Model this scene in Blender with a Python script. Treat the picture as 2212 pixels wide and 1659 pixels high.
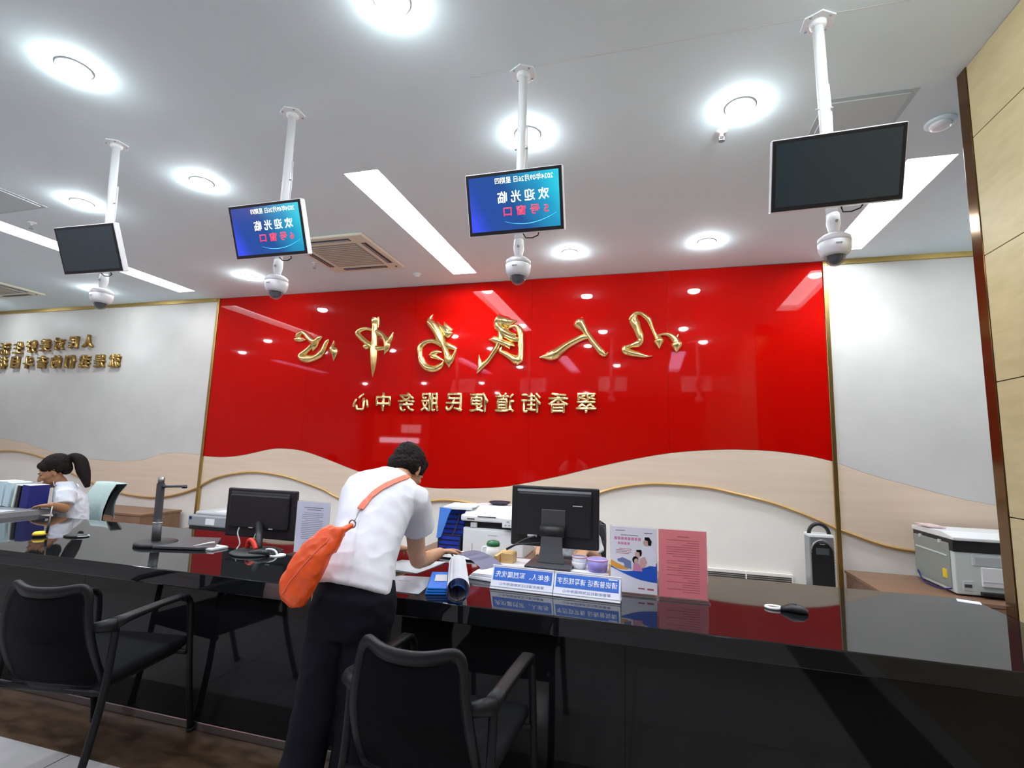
import bpy, bmesh, math, random
from mathutils import Vector, Matrix, noise
from mathutils.bvhtree import BVHTree
R = math.radians
random.seed(7)
SC = bpy.context.scene
COL = SC.collection
for _o in list(bpy.data.objects):
    bpy.data.objects.remove(_o)

# ---------------------------------------------------------------- camera, world, exposure
CAM_Z = 1.404
yaw, pitch, roll = R(15.53), R(7.53), R(1.80)
fw = Vector((-math.sin(yaw)*math.cos(pitch), math.cos(yaw)*math.cos(pitch), math.sin(pitch)))
rt0 = Vector((math.cos(yaw), math.sin(yaw), 0)); up0 = rt0.cross(fw)
rt = rt0*math.cos(roll)+up0*math.sin(roll); up = -rt0*math.sin(roll)+up0*math.cos(roll)
cam = bpy.data.cameras.new('camera'); camo = bpy.data.objects.new('camera', cam); COL.objects.link(camo)
cam.sensor_width = 36; cam.sensor_fit = 'HORIZONTAL'; cam.lens = 1083.5/2212*36; cam.clip_start = 0.02; cam.clip_end = 60
M = Matrix((rt, up, -fw)).transposed().to_4x4(); M.translation = (0, 0, CAM_Z); camo.matrix_world = M
SC.camera = camo
W = bpy.data.worlds.new('world'); SC.world = W; W.use_nodes = True
W.node_tree.nodes['Background'].inputs[0].default_value = (0.75, 0.85, 1, 1)
W.node_tree.nodes['Background'].inputs[1].default_value = 0.3
SC.view_settings.view_transform = 'Standard'; SC.view_settings.look = 'None'
SC.view_settings.gamma = 1; SC.view_settings.use_curve_mapping = False
SC.view_settings.exposure = 0.76
SC.cycles.max_bounces = 8; SC.cycles.glossy_bounces = 5; SC.cycles.diffuse_bounces = 5
SC.cycles.transparent_max_bounces = 8
SC.cycles.use_denoising = True
SC.cycles.sample_clamp_indirect = 4.0
LAMP_W = 17.0      # each downlight, watts of the spot
HALO_W = 0      # light each lamp spills sideways on the ceiling
STRIP_E = 7.0      # strip diffuser emission

CEIL, WALLY = 3.336, 5.34
# ---------------------------------------------------------------- materials
MATS = {}
def mat(name, col, rough=.5, metal=0, spec=.5, ior=1.45, noise_amt=0, nscale=8, bump=0, bscale=60, col2=None, trans=0, emit=None, estr=0, coat=0, alpha=1, stretch=None, sheen=0):
    if name in MATS: return MATS[name]
    m = bpy.data.materials.new(name); m.use_nodes = True; MATS[name] = m
    nt = m.node_tree; b = nt.nodes['Principled BSDF']
    b.inputs['Base Color'].default_value = (*col, 1); b.inputs['Roughness'].default_value = rough
    b.inputs['Metallic'].default_value = metal; b.inputs['IOR'].default_value = ior
    b.inputs['Specular IOR Level'].default_value = spec
    b.inputs['Transmission Weight'].default_value = trans; b.inputs['Coat Weight'].default_value = coat
    b.inputs['Coat Roughness'].default_value = .05
    b.inputs['Alpha'].default_value = alpha; b.inputs['Sheen Weight'].default_value = sheen
    if emit: b.inputs['Emission Color'].default_value = (*emit, 1); b.inputs['Emission Strength'].default_value = estr
    tc = nt.nodes.new('ShaderNodeTexCoord'); mp = nt.nodes.new('ShaderNodeMapping')
    nt.links.new(tc.outputs['Object'], mp.inputs[0])
    if stretch: mp.inputs['Scale'].default_value = stretch
    if noise_amt or col2:
        n = nt.nodes.new('ShaderNodeTexNoise'); n.inputs['Scale'].default_value = nscale; n.inputs['Detail'].default_value = 5
        nt.links.new(mp.outputs[0], n.inputs['Vector'])
        r = nt.nodes.new('ShaderNodeValToRGB')
        c2 = col2 or tuple(min(1, c*(1+noise_amt)) for c in col)
        c1 = col if col2 else tuple(c*(1-noise_amt) for c in col)
        r.color_ramp.elements[0].color = (*c1, 1); r.color_ramp.elements[1].color = (*c2, 1)
        r.color_ramp.elements[0].position = .35; r.color_ramp.elements[1].position = .65
        nt.links.new(n.outputs['Fac'], r.inputs[0]); nt.links.new(r.outputs[0], b.inputs['Base Color'])
    if bump:
        n2 = nt.nodes.new('ShaderNodeTexNoise'); n2.inputs['Scale'].default_value = bscale; n2.inputs['Detail'].default_value = 4
        nt.links.new(mp.outputs[0], n2.inputs['Vector'])
        bp = nt.nodes.new('ShaderNodeBump'); bp.inputs['Strength'].default_value = bump; bp.inputs['Distance'].default_value = .01
        nt.links.new(n2.outputs['Fac'], bp.inputs['Height']); nt.links.new(bp.outputs[0], b.inputs['Normal'])
    return m
m_ceil = mat('ceiling_paint', (.73, .835, .875), .8, noise_amt=.015, nscale=2)
m_wall = mat('wall_panel_white', (.60, .585, .565), .45, noise_amt=.03, nscale=3)
m_cream = mat('cream_panel', (.84, .79, .73), .5, noise_amt=.02, nscale=4)
m_tan = mat('beige_wood_grain', (.70, .555, .435), .5, col2=(.75, .60, .47), nscale=3, stretch=(.35, 1, 6))
m_red = mat('red_back_painted_glass', (.44, .0022, .001), .03, ior=1.42, spec=.3)
m_gold = mat('gold_titanium', (.95, .74, .34), .2, 1, bump=.03, bscale=3)
m_brass = mat('brass_trim', (.52, .36, .13), .3, 1)
m_goldln = mat('gold_wave_line', (.56, .35, .13), .35, .3)
m_bronze = mat('bronze_mirror_trim', (.13, .065, .02), .12, .8)
m_wood = mat('olive_wood_panel', (.44, .37, .20), .42, col2=(.50, .42, .24), nscale=5, stretch=(1, 1.2, 5))
m_gap = mat('dark_joint', (.03, .025, .02), .8)
m_black = mat('black_granite', (.008, .009, .010), .035, ior=1.5, spec=.42)
m_front = mat('black_lacquer_panel', (.007, .0075, .0085), .05, ior=1.42, spec=.35)
m_steel = mat('brushed_steel', (.30, .30, .30), .3, 1, bump=.1, bscale=30)
m_floor = mat('pale_floor_tile', (.42, .41, .40), .12, noise_amt=.03, nscale=2)
m_marble = mat('brown_marble', (.040, .024, .013), .3, col2=(.10, .062, .035), nscale=7, stretch=(1, 2.2, 1))
m_dstone = mat('dark_stone_inlay', (.03, .025, .022), .2)
m_white = mat('white_plastic', (.80, .81, .83), .35)
m_whitem = mat('white_enamel_metal', (.82, .83, .85), .3)
m_dark = mat('black_plastic', (.012, .012, .014), .45)
m_dark2 = mat('dark_grey_plastic', (.06, .062, .068), .4)
m_cframe = mat('charcoal_chair_plastic', (.006, .0065, .008), .45, spec=.3)
m_mesh = mat('black_chair_mesh', (.004, .004, .0055), .8, spec=.2, bump=.25, bscale=400)
m_seat = mat('black_seat_fabric', (.004, .004, .006), .9, spec=.2, bump=.3, bscale=300)
m_screenoff = mat('screen_off_glass', (.028, .052, .062), .2, ior=1.5, spec=.7)
m_lamp = mat('lamp_lens', (1, 1, 1), .5, emit=(.88, .97, 1), estr=100)
m_strip = mat('strip_diffuser', (1, 1, 1), .5, emit=(.95, .97, 1), estr=STRIP_E)
m_pinkstrip = mat('lens_tinted_diffuser', (1, 1, 1), .5, emit=(.86, .62, 1), estr=6)  # purple lens-coating tint put into the emission colour of the hall strips
m_ac = mat('aged_cream_plastic', (.74, .71, .58), .5)
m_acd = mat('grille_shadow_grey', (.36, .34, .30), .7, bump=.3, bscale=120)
m_acv = mat('air_slot_dark', (.05, .055, .07), .5)
m_grey = mat('grey_plastic', (.33, .35, .37), .4)
m_lgrey = mat('light_grey_plastic', (.58, .60, .62), .4)
m_paper = mat('white_paper', (.86, .87, .92), .7, noise_amt=.02, nscale=20)
m_paperb = mat('bluish_paper', (.66, .70, .82), .5)
m_pink = mat('pink_paper', (.78, .24, .27), .45, noise_amt=.05, nscale=6)
m_pinkink = mat('pink_faded_ink', (.42, .10, .13), .6)
m_ink = mat('grey_ink', (.16, .17, .24), .6)
m_blue = mat('sign_blue', (.02, .14, .60), .4)
m_signw = mat('sign_white', (.80, .84, .95), .35)
m_acry = mat('clear_acrylic', (.9, .92, .95), .05, trans=.9, ior=1.45, alpha=.45)
m_royal = mat('royal_blue_plastic', (.02, .05, .42), .35)
m_sky = mat('sky_blue_folder', (.09, .27, .82), .4)
m_cyan = mat('bright_blue_plastic', (.012, .22, .78), .25)
m_navy = mat('navy_cover', (.01, .015, .16), .5)
m_dtray = mat('dark_purple_grey_tray', (.03, .025, .045), .4)
m_orange = mat('orange_leather', (.80, .095, .015), .42, noise_amt=.10, nscale=6, bump=.25, bscale=18)
m_strap = mat('orange_strap_leather', (.66, .13, .06), .5)
m_shirt = mat('white_cotton', (.62, .63, .68), .85, bump=.35, bscale=9)
m_shirt2 = mat('pale_uniform_cotton', (.66, .69, .76), .85, bump=.35, bscale=10)
m_pants = mat('black_trouser_cloth', (.0035, .004, .008), .85, spec=.2, bump=.3, bscale=10)
m_skin = mat('skin', (.50, .27, .155), .5, noise_amt=.06, nscale=12)
m_skin2 = mat('skin_tanned', (.36, .18, .09), .5, noise_amt=.06, nscale=12)
m_hair = mat('black_hair', (.009, .006, .005), .75, spec=.2, bump=.5, bscale=90, stretch=(1, 1, .25))
m_lips = mat('lips', (.35, .10, .08), .5)
m_eye = mat('eye_white', (.6, .58, .55), .3)
m_iris = mat('dark_iris', (.02, .012, .01), .2)
m_mint = mat('mint_towel', (.50, .62, .60), .9, bump=.4, bscale=25)
m_greenlid = mat('green_lid', (.02, .14, .05), .3)
m_cup = mat('ceramic_white', (.78, .80, .76), .25)
m_lav = mat('lavender_plastic', (.30, .25, .62), .35)
m_pinklid = mat('pink_rim', (.62, .40, .55), .35)
m_blond = mat('pale_wood', (.60, .38, .16), .5, col2=(.68, .46, .22), nscale=10, stretch=(1, 1, 6))
m_brown = mat('brown_laminate', (.20, .105, .06), .4, col2=(.25, .14, .085), nscale=5, stretch=(.6, 5, 1))
m_yellow = mat('yellow_plastic', (.85, .60, .02), .35)
m_redp = mat('red_plastic', (.6, .03, .01), .4)
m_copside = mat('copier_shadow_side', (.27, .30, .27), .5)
m_copw = mat('copier_pale_green_white', (.62, .68, .66), .4)
m_smoke = mat('smoked_dome', (.04, .045, .06), .05, ior=1.45, spec=.8)
m_txtw = mat('screen_text_white', (.9, .9, .85), .5, emit=(1, .97, .9), estr=.8)
m_txty = mat('screen_text_cream', (.9, .85, .7), .5, emit=(1, .9, .68), estr=.65)
m_txtr = mat('screen_text_red', (.9, .05, .08), .5, emit=(1, .02, .06), estr=.75)
m_skinposter = mat('poster_skin_tone', (.62, .40, .36), .6)
m_pwhite = mat('poster_white', (.78, .80, .88), .5)
m_porange = mat('poster_orange', (.75, .36, .05), .5)
m_pblue = mat('poster_blue', (.02, .10, .55), .4)
m_pgrey = mat('poster_grey_blue', (.16, .22, .42), .5)
m_pmag = mat('poster_magenta', (.62, .25, .42), .5)

def screen_mat():
    m = bpy.data.materials.new('lit_screen_blue'); m.use_nodes = True; nt = m.node_tree; b = nt.nodes['Principled BSDF']
    tc = nt.nodes.new('ShaderNodeTexCoord'); sx = nt.nodes.new('ShaderNodeSeparateXYZ'); nt.links.new(tc.outputs['Object'], sx.inputs[0])
    def mth(op, a, bb):
        n = nt.nodes.new('ShaderNodeMath'); n.operation = op
        for i, v in enumerate((a, bb)):
            if isinstance(v, (int, float)): n.inputs[i].default_value = v
            else: nt.links.new(v, n.inputs[i])
        return n.outputs[0]
    t = mth('ADD', mth('MULTIPLY', sx.outputs['X'], 1.9), mth('MULTIPLY', sx.outputs['Z'], 1.1)); t = mth('ADD', t, .46)
    nz = nt.nodes.new('ShaderNodeTexNoise'); nz.inputs['Scale'].default_value = 6; nt.links.new(tc.outputs['Object'], nz.inputs['Vector'])
    t = mth('ADD', t, mth('MULTIPLY', mth('SUBTRACT', nz.outputs['Fac'], .5), .25))
    r = nt.nodes.new('ShaderNodeValToRGB'); cr = r.color_ramp
    cr.elements[0].position = 0; cr.elements[0].color = (.03, .06, .62, 1)
    cr.elements[1].position = 1; cr.elements[1].color = (.02, .50, .62, 1)
    for p, c in ((.15, (.012, .05, .26, 1)), (.45, (.01, .06, .22, 1)), (.75, (.01, .24, .42, 1))):
        e = cr.elements.new(p); e.color = c
    nt.links.new(t, r.inputs[0]); nt.links.new(r.outputs[0], b.inputs['Emission Color']); b.inputs['Emission Strength'].default_value = .85
    b.inputs['Base Color'].default_value = (.01, .01, .015, 1); b.inputs['Roughness'].default_value = .12
    return m
m_screenon = screen_mat()
m_arc = mat('screen_arc_cyan', (.1, .5, .7), .5, emit=(.03, .45, .8), estr=.8)

# ---------------------------------------------------------------- object helpers
def link(name, me, m, parent=None, smooth=False, kind=None):
    o = bpy.data.objects.new(name, me); COL.objects.link(o)
    if m is not None and not me.materials: me.materials.append(m)
    if smooth:
        for p in me.polygons: p.use_smooth = True
    if parent: o.parent = parent
    if kind: o['kind'] = kind
    return o
def thing(name, label, cat, loc=(0, 0, 0), rz=0, group=None):
    o = bpy.data.objects.new(name, None); COL.objects.link(o); o.empty_display_size = .05
    o.location = loc; o.rotation_euler = (0, 0, rz); o['label'] = label; o['category'] = cat
    if group: o['group'] = group
    return o
def tag(o, label, cat, group=None):
    o['label'] = label; o['category'] = cat
    if group: o['group'] = group
    return o
def dup(src, loc=None, label=None):
    c = src.copy(); COL.objects.link(c)
    if loc is not None: c.location = loc
    if label: c['label'] = label
    for ch in src.children:
        d = ch.copy(); COL.objects.link(d); d.parent = c
        for g in ch.children:
            e = g.copy(); COL.objects.link(e); e.parent = d
    return c

class B:
    """collects shapes for ONE mesh"""
    def __init__(s): s.bm = bmesh.new()
    def box(s, x0, x1, y0, y1, z0, z1, mtx=None):
        v = [s.bm.verts.new((x, y, z)) for x in (x0, x1) for y in (y0, y1) for z in (z0, z1)]
        for f in ((0, 1, 3, 2), (4, 6, 7, 5), (0, 4, 5, 1), (2, 3, 7, 6), (0, 2, 6, 4), (1, 5, 7, 3)): s.bm.faces.new([v[i] for i in f])
        if mtx is not None: bmesh.ops.transform(s.bm, matrix=mtx, verts=v)
        return s
    def ring(s, c, r, u, w, n=16, r2=None):
        r2 = r if r2 is None else r2
        return [s.bm.verts.new(c+u*(math.cos(a)*r)+w*(math.sin(a)*r2)) for a in [2*math.pi*i/n for i in range(n)]]
    def bridge(s, a, b):
        n = len(a)
        for i in range(n): s.bm.faces.new((a[i], a[(i+1) % n], b[(i+1) % n], b[i]))
    def tube(s, pts, r, n=10, flat=None, upv=None, caps=True):
        pts = [Vector(p) for p in pts]; k = len(pts); rr = r if isinstance(r, (list, tuple)) else [r]*k
        prev = None; rings = []
        U = None
        for i, p in enumerate(pts):
            d = (pts[min(i+1, k-1)]-pts[max(i-1, 0)]).normalized()
            if U is None:
                ref = Vector(upv) if upv else (Vector((0, 0, 1)) if abs(d.z) < .9 else Vector((1, 0, 0)))
                U = d.cross(ref).normalized()
            else:
                U = (U-d*U.dot(d)).normalized()
            V = d.cross(U)
            rings.append(s.ring(p, rr[i], U, V, n, rr[i]*(flat or 1)))
        for a, b in zip(rings, rings[1:]): s.bridge(a, b)
        if caps: s.bm.faces.new(rings[0][::-1]); s.bm.faces.new(rings[-1])
        return s
    def lathe(s, prof, c=(0, 0, 0), n=24, mtx=None):
        c = Vector(c); rings = []; new = []
        for r, z in prof:
            rg = s.ring(c+Vector((0, 0, z)), max(r, 1e-4), Vector((1, 0, 0)), Vector((0, 1, 0)), n); rings.append(rg); new += rg
        for a, b in zip(rings, rings[1:]): s.bridge(a, b)
        s.bm.faces.new(rings[0][::-1]); s.bm.faces.new(rings[-1])
        if mtx is not None: bmesh.ops.transform(s.bm, matrix=mtx, verts=new)
        return s
    def loft(s, rings_def, n=24, power=2.0):
        """rings_def: (center, right vector*halfwidth, other vector*halfdepth)"""
        rs = []
        for c, u, w in rings_def:
            rg = []
            for i in range(n):
                a = 2*math.pi*i/n; ca, sa = math.cos(a), math.sin(a)
                e = 2/power
                rg.append(s.bm.verts.new(Vector(c)+Vector(u)*(abs(ca)**e*(1 if ca >= 0 else -1))+Vector(w)*(abs(sa)**e*(1 if sa >= 0 else -1))))
            rs.append(rg)
        for a, b in zip(rs, rs[1:]): s.bridge(a, b)
        s.bm.faces.new(rs[0][::-1]); s.bm.faces.new(rs[-1])
        return s
    def ell(s, c, r, mtx=None, sub=3):
        g = bmesh.ops.create_icosphere(s.bm, subdivisions=sub, radius=1)
        m = Matrix.Translation(Vector(c)) @ (mtx.to_4x4() if mtx is not None else Matrix.Identity(4)) @ Matrix.Diagonal((r[0], r[1], r[2], 1))
        bmesh.ops.transform(s.bm, matrix=m, verts=g['verts']); return s
    def cap(s, p0, r0, p1, r1, n=14):
        p0, p1 = Vector(p0), Vector(p1)
        s.ell(p0, (r0,)*3, sub=2); s.ell(p1, (r1,)*3, sub=2); s.tube([p0, p1], [r0, r1], n=n); return s
    def chain(s, pts):
        for (p0, r0), (p1, r1) in zip(pts, pts[1:]): s.cap(p0, r0, p1, r1)
        return s
    def prism(s, poly, a, b, axis='y'):
        """poly of 2-D points extruded from a to b along axis"""
        def P(p, t): return {'y': (p[0], t, p[1]), 'z': (p[0], p[1], t), 'x': (t, p[0], p[1])}[axis]
        lo = [s.bm.verts.new(P(p, a)) for p in poly]; hi = [s.bm.verts.new(P(p, b)) for p in poly]
        s.bm.faces.new(lo); s.bm.faces.new(hi[::-1]); s.bridge(lo, hi); return s
    def bevel(s, w, seg=2, ang=35):
        bmesh.ops.recalc_face_normals(s.bm, faces=s.bm.faces[:])
        ed = [e for e in s.bm.edges if len(e.link_faces) == 2 and e.calc_face_angle(0) > R(ang)]
        bmesh.ops.bevel(s.bm, geom=ed, offset=w, segments=seg, affect='EDGES', profile=.5); return s
    def mesh(s, name):
        bmesh.ops.recalc_face_normals(s.bm, faces=s.bm.faces[:])
        me = bpy.data.meshes.new(name); s.bm.to_mesh(me); s.bm.free(); return me
    def build(s, name, m, parent=None, smooth=False, kind=None):
        return link(name, s.mesh(name), m, parent, smooth, kind)

def smooth_ang(o, deg=40):
    me = o.data
    for p in me.polygons: p.use_smooth = True
    me.set_sharp_from_angle(angle=R(deg))
    return o
def catmull(pts, k=5):
    out = []; P = [Vector(p) for p in pts]
    for i in range(len(P)-1):
        p0, p1, p2, p3 = P[max(i-1, 0)], P[i], P[i+1], P[min(i+2, len(P)-1)]
        for j in range(k):
            t = j/k
            out.append(.5*((2*p1)+(p2-p0)*t+(2*p0-5*p1+4*p2-p3)*t*t+(3*p1-p0-3*p2+p3)*t**3))
    out.append(P[-1]); return out
def remesh(bm_b, name, m, voxel, parent=None, smooth_it=3, disp=None):
    """fuse the overlapping closed shapes into one continuous skin"""
    me = bm_b.mesh(name); o = bpy.data.objects.new(name, me); COL.objects.link(o)
    md = o.modifiers.new('r', 'REMESH'); md.mode = 'VOXEL'; md.voxel_size = voxel
    if smooth_it:
        sm = o.modifiers.new('s', 'SMOOTH'); sm.factor = .5; sm.iterations = smooth_it
    dg = bpy.context.evaluated_depsgraph_get(); dg.update()
    me2 = bpy.data.meshes.new_from_object(o.evaluated_get(dg)); me2.name = name
    bpy.data.objects.remove(o); bpy.data.meshes.remove(me)
    if disp:
        nrm = [v.normal.copy() for v in me2.vertices]
        for v, nn in zip(me2.vertices, nrm): v.co += nn*disp(v.co)
    me2.materials.clear()
    return link(name, me2, m, parent, True)
def text(name, s, size, m, parent, center=(0, 0, 0), depth=.0008, bold=.0, mirror=True, italic=0, width=None, rot=None):
    """flat lettering lying in the local x-z plane, facing -y, mirrored left to right like the picture"""
    c = bpy.data.curves.new(name, 'FONT'); c.body = s; c.size = 1; c.offset = .004; c.extrude = 0; c.resolution_u = 3; c.shear = italic
    o = bpy.data.objects.new(name, c); COL.objects.link(o)
    dg = bpy.context.evaluated_depsgraph_get(); dg.update()
    me0 = bpy.data.meshes.new_from_object(o.evaluated_get(dg)); bpy.data.objects.remove(o)
    bm = bmesh.new(); bm.from_mesh(me0); bpy.data.meshes.remove(me0)
    bmesh.ops.remove_doubles(bm, verts=bm.verts[:], dist=1e-4)
    if depth > 0:
        g = bmesh.ops.extrude_face_region(bm, geom=bm.faces[:])
        for v in g['geom']:
            if isinstance(v, bmesh.types.BMVert): v.co.z += depth/size
    if bold > .006:      # thicken by laying slightly shifted copies together, outlines never cross
        g0 = bm.verts[:]+bm.edges[:]+bm.faces[:]
        for i, (dx, dy) in enumerate(((1, 0), (-1, 0), (0, 1), (0, -1))):
            r_ = bmesh.ops.duplicate(bm, geom=g0)
            for v in r_['geom']:
                if isinstance(v, bmesh.types.BMVert): v.co.x += dx*(bold-.004); v.co.y += dy*(bold-.004); v.co.z += (i+1)*1.5e-4
    xs = [v.co.x for v in bm.verts]; ys = [v.co.y for v in bm.verts]
    cx, cy = (min(xs)+max(xs))/2, (min(ys)+max(ys))/2
    k = size if width is None else width/(max(xs)-min(xs))
    for v in bm.verts:
        x, y, z = (v.co.x-cx)*k, (v.co.y-cy)*size, v.co.z*size
        v.co = Vector(((-x if mirror else x)+center[0], center[1]-z, y+center[2]))
    bmesh.ops.recalc_face_normals(bm, faces=bm.faces[:])
    me = bpy.data.meshes.new(name); bm.to_mesh(me); bm.free()
    return link(name, me, m, parent)
def curve_x(pts, xq):
    for (x0, z0), (x1, z1) in zip(pts, pts[1:]):
        if x0 <= xq <= x1: return z0+(z1-z0)*(xq-x0)/(x1-x0)
    return pts[0][1] if xq < pts[0][0] else pts[-1][1]
def dense(pts, k=6):
    return [(p.x, p.y) for p in catmull([(a, b, 0) for a, b in pts], k)]

# ================================================================ THE SETTING
XL, XR, YB = -11.0, 3.2, -7.0
TANX, TANY = 1.50, 2.80
B().box(XL, XR, YB, WALLY+.2, -.1, 0).build('floor', m_floor, kind='structure')
fl = bpy.data.objects['floor']
# tile joints of the pale floor: thin dark grooves as one part
g = B()
x = XL+.5
while x < XR: g.box(x, x+.003, YB, 1.835, 0, .0012); x += .8
y = YB+.4
while y < 1.8: g.box(XL, XR, y, y+.003, 0, .0012); y += .8
g.build('tile_joint', m_gap, fl, kind='stuff')
B().box(XL, 1.49, 1.837, 2.168, 0, .003).build('marble_border', m_marble, fl)
B().box(.98, 1.36, YB, 1.836, 0, .0025).build('stone_inlay', m_dstone, fl)

STRIPS = [(-2.12, -1.84, 2.92, 5.03), (-6.0, -5.72, 2.92, 5.01), (1.60, 1.88, 3.55, 5.08),
          (-4.13, -3.87, -1.47, .75), (-1.88, -1.62, -1.47, .75), (.40, .66, -1.47, .95), (-8.67, -8.41, -1.0, .95)]
xs = sorted({XL, XR} | {s[0] for s in STRIPS} | {s[1] for s in STRIPS}); ys = sorted({YB, WALLY+.2} | {s[2] for s in STRIPS} | {s[3] for s in STRIPS})
c = B()
for i in range(len(xs)-1):
    for j in range(len(ys)-1):
        mx, my = (xs[i]+xs[i+1])/2, (ys[j]+ys[j+1])/2
        if any(a < mx < b and p < my < q for a, b, p, q in STRIPS): continue
        c.box(xs[i], xs[i+1], ys[j], ys[j+1], CEIL, CEIL+.09)
ceil = c.build('ceiling', m_ceil, kind='structure')
B().box(XL, XR, YB, WALLY+.2, CEIL+.14, CEIL+.2).build('ceiling_slab', m_ceil, ceil)
# faint board joints on the ceiling
g = B()
for yy in (2.24,): g.box(-.9, 1.45, yy, yy+.004, CEIL-.0006, CEIL+.001)
g.build('board_joint', mat('joint_filler', (.66, .66, .65), .8), ceil)

B().box(XL, XR, WALLY+.02, WALLY+.2, 0, CEIL).build('wall_back', m_cream, kind='structure')
wb = bpy.data.objects['wall_back']
B().box(XL-.15, XL, YB, WALLY+.2, 0, CEIL).build('wall_left', m_wall, kind='structure')
B().box(XR, XR+.15, YB, WALLY+.2, 0, CEIL).build('wall_right', m_wall, kind='structure')
fr = B().box(XL, XR, YB-.15, YB, 0, CEIL).build('wall_front', mat('hall_wall_grey', (.22, .18, .15), .6), kind='structure')

red = [(-5.677,1.207),(-5.337,1.203),(-5.028,1.237),(-4.651,1.318),(-4.456,1.339),(-4.155,1.322),(-3.824,1.243),(-3.373,1.111),(-2.871,0.994),(-2.42,0.958),(-2.15,0.961),(-1.79,0.984),(-1.479,1.021),(-0.973,1.14),(-0.607,1.242),(-0.253,1.335),(0.202,1.43),(0.637,1.475),(0.93,1.482),(1.174,1.473),(1.449,1.439),(1.631,1.398)]
cb = [(-5.651,0.82),(-5.384,0.941),(-5.001,1.016),(-4.719,1.03),(-4.364,1),(-4.056,0.933),(-3.788,0.861),(-3.583,0.782),(-3.211,0.712),(-2.852,0.727),(-2.564,0.78),(-2.389,0.811),(-2.216,0.83),(-1.989,0.823),(-1.729,0.783),(-1.419,0.753),(-1.114,0.776),(-0.82,0.874),(-0.509,1),(-0.267,1.073),(0.007,1.114),(0.274,1.117),(0.502,1.106),(0.688,1.079),(1.121,0.985),(1.448,0.87),(1.631,0.79)]
rtp = [(1.662,1.383),(1.949,1.28),(2.249,1.199),(2.539,1.122),(2.861,1.065),(XR,1.02)]
rbp = [(1.662,0.78),(1.917,0.693),(2.065,0.657),(2.228,0.638),(2.519,0.623),(2.813,0.617),(XR,.615)]
ltp = [(XL,1.40),(-10.2,1.385),(-9.528,1.345),(-8.978,1.289),(-8.438,1.18),(-7.657,1.102),(-7.125,1.086),(-6.68,1.118),(-6.4,1.195),(-6.111,1.232),(-5.665,1.215)]
lbp = [(XL,1.0),(-10.2,1.09),(-9.482,1.15),(-9.015,1.152),(-8.44,1.056),(-7.802,0.842),(-7.165,0.691),(-6.805,0.644),(-6.454,0.632),(-6.169,0.659),(-5.897,0.722),(-5.665,0.80)]
red, cb, rtp, rbp, ltp, lbp = [dense(c_) for c_ in (red, cb, rtp, rbp, ltp, lbp)]
seams = [-5.655, -4.16, -2.72, -1.278, .18, 1.63]
for a, b in zip(seams, seams[1:]):
    a2, b2 = a+.0008, b-.0008
    low = [(a2, curve_x(red, a2))]+[p for p in red if a2 < p[0] < b2]+[(b2, curve_x(red, b2))]
    B().prism(low+[(b2, CEIL-.004), (a2, CEIL-.004)], WALLY-.004, WALLY+.02).build('red_glass_panel', m_red, wb)
def band(top, bot, name='beige_wave_board', y0=WALLY-.002):
    bb = B()
    x0, x1 = max(top[0][0], bot[0][0]), min(top[-1][0], bot[-1][0]); n = 90
    X = [x0+(x1-x0)*i/n for i in range(n+1)]
    up_ = [(x_, curve_x(top, x_)) for x_ in X]; dn = [(x_, curve_x(bot, x_)) for x_ in X]
    for i in range(n):
        bb.prism([dn[i], dn[i+1], up_[i+1], up_[i]], y0, WALLY+.02)
    bmesh.ops.remove_doubles(bb.bm, verts=bb.bm.verts[:], dist=1e-5)
    bb.build(name, m_tan, wb)
band([(x_, z_-.0025) for x_, z_ in red], cb); band(rtp, rbp); band(ltp, lbp)
for top, x0, x1 in ((ltp, XL, -5.665), (rtp, 1.665, XR)):   # white upper boards beside the red glass
    n = 60; bb = B()
    X = [x0+(x1-x0)*i/n for i in range(n+1)]
    for i in range(n):
        bb.prism([(X[i], curve_x(top, X[i])+.002), (X[i+1], curve_x(top, X[i+1])+.002), (X[i+1], CEIL), (X[i], CEIL)], WALLY-.001, WALLY+.02)
    bmesh.ops.remove_doubles(bb.bm, verts=bb.bm.verts[:], dist=1e-5)
    bb.build('white_wall_board', m_wall, wb)
for cc in (cb, rbp, lbp):
    B().tube([(x_, WALLY-.003, z_) for x_, z_ in cc], .014, n=6).build('gold_wave_line', m_goldln, wb)
for i, (x0, x1) in enumerate(((-5.68, -5.642), (1.628, 1.668))):
    B().box(x0, x1, WALLY-.022, WALLY+.02, 0, CEIL).bevel(.004).build('trim_%d' % (i+1), m_brass, kind='structure')
B().box(XL, -5.68, WALLY-.03, WALLY, CEIL-.045, CEIL).build('trim_3', m_brass, kind='structure')
B().box(1.668, XR, WALLY-.03, WALLY, CEIL-.045, CEIL).build('trim_4', m_brass, kind='structure')

# olive wood partition on the right, in horizontal boards
wr = B().box(TANX+.012, TANX+.2, YB, TANY-.01, 0, CEIL).build('wall_partition', m_gap, kind='structure')
zz = [0, .592, 1.184, 1.776, 2.368, 2.96, CEIL]
for a, b in zip(zz, zz[1:]):
    for y0, y1 in ((YB, -2.6), (-2.6, .1), (.1, TANY-.075)):
        B().box(TANX, TANX+.014, y0+.002, y1-.002, a+.0025, b-.0025).build('wood_board', m_wood, wr)
B().box(TANX-.004, TANX+.03, TANY-.075, TANY, 0, CEIL).bevel(.003).build('trim_5', m_bronze, kind='structure')
B().box(TANX+.028, TANX+.205, TANY-.02, TANY, 0, CEIL).build('trim_6', m_bronze, kind='structure')

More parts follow.
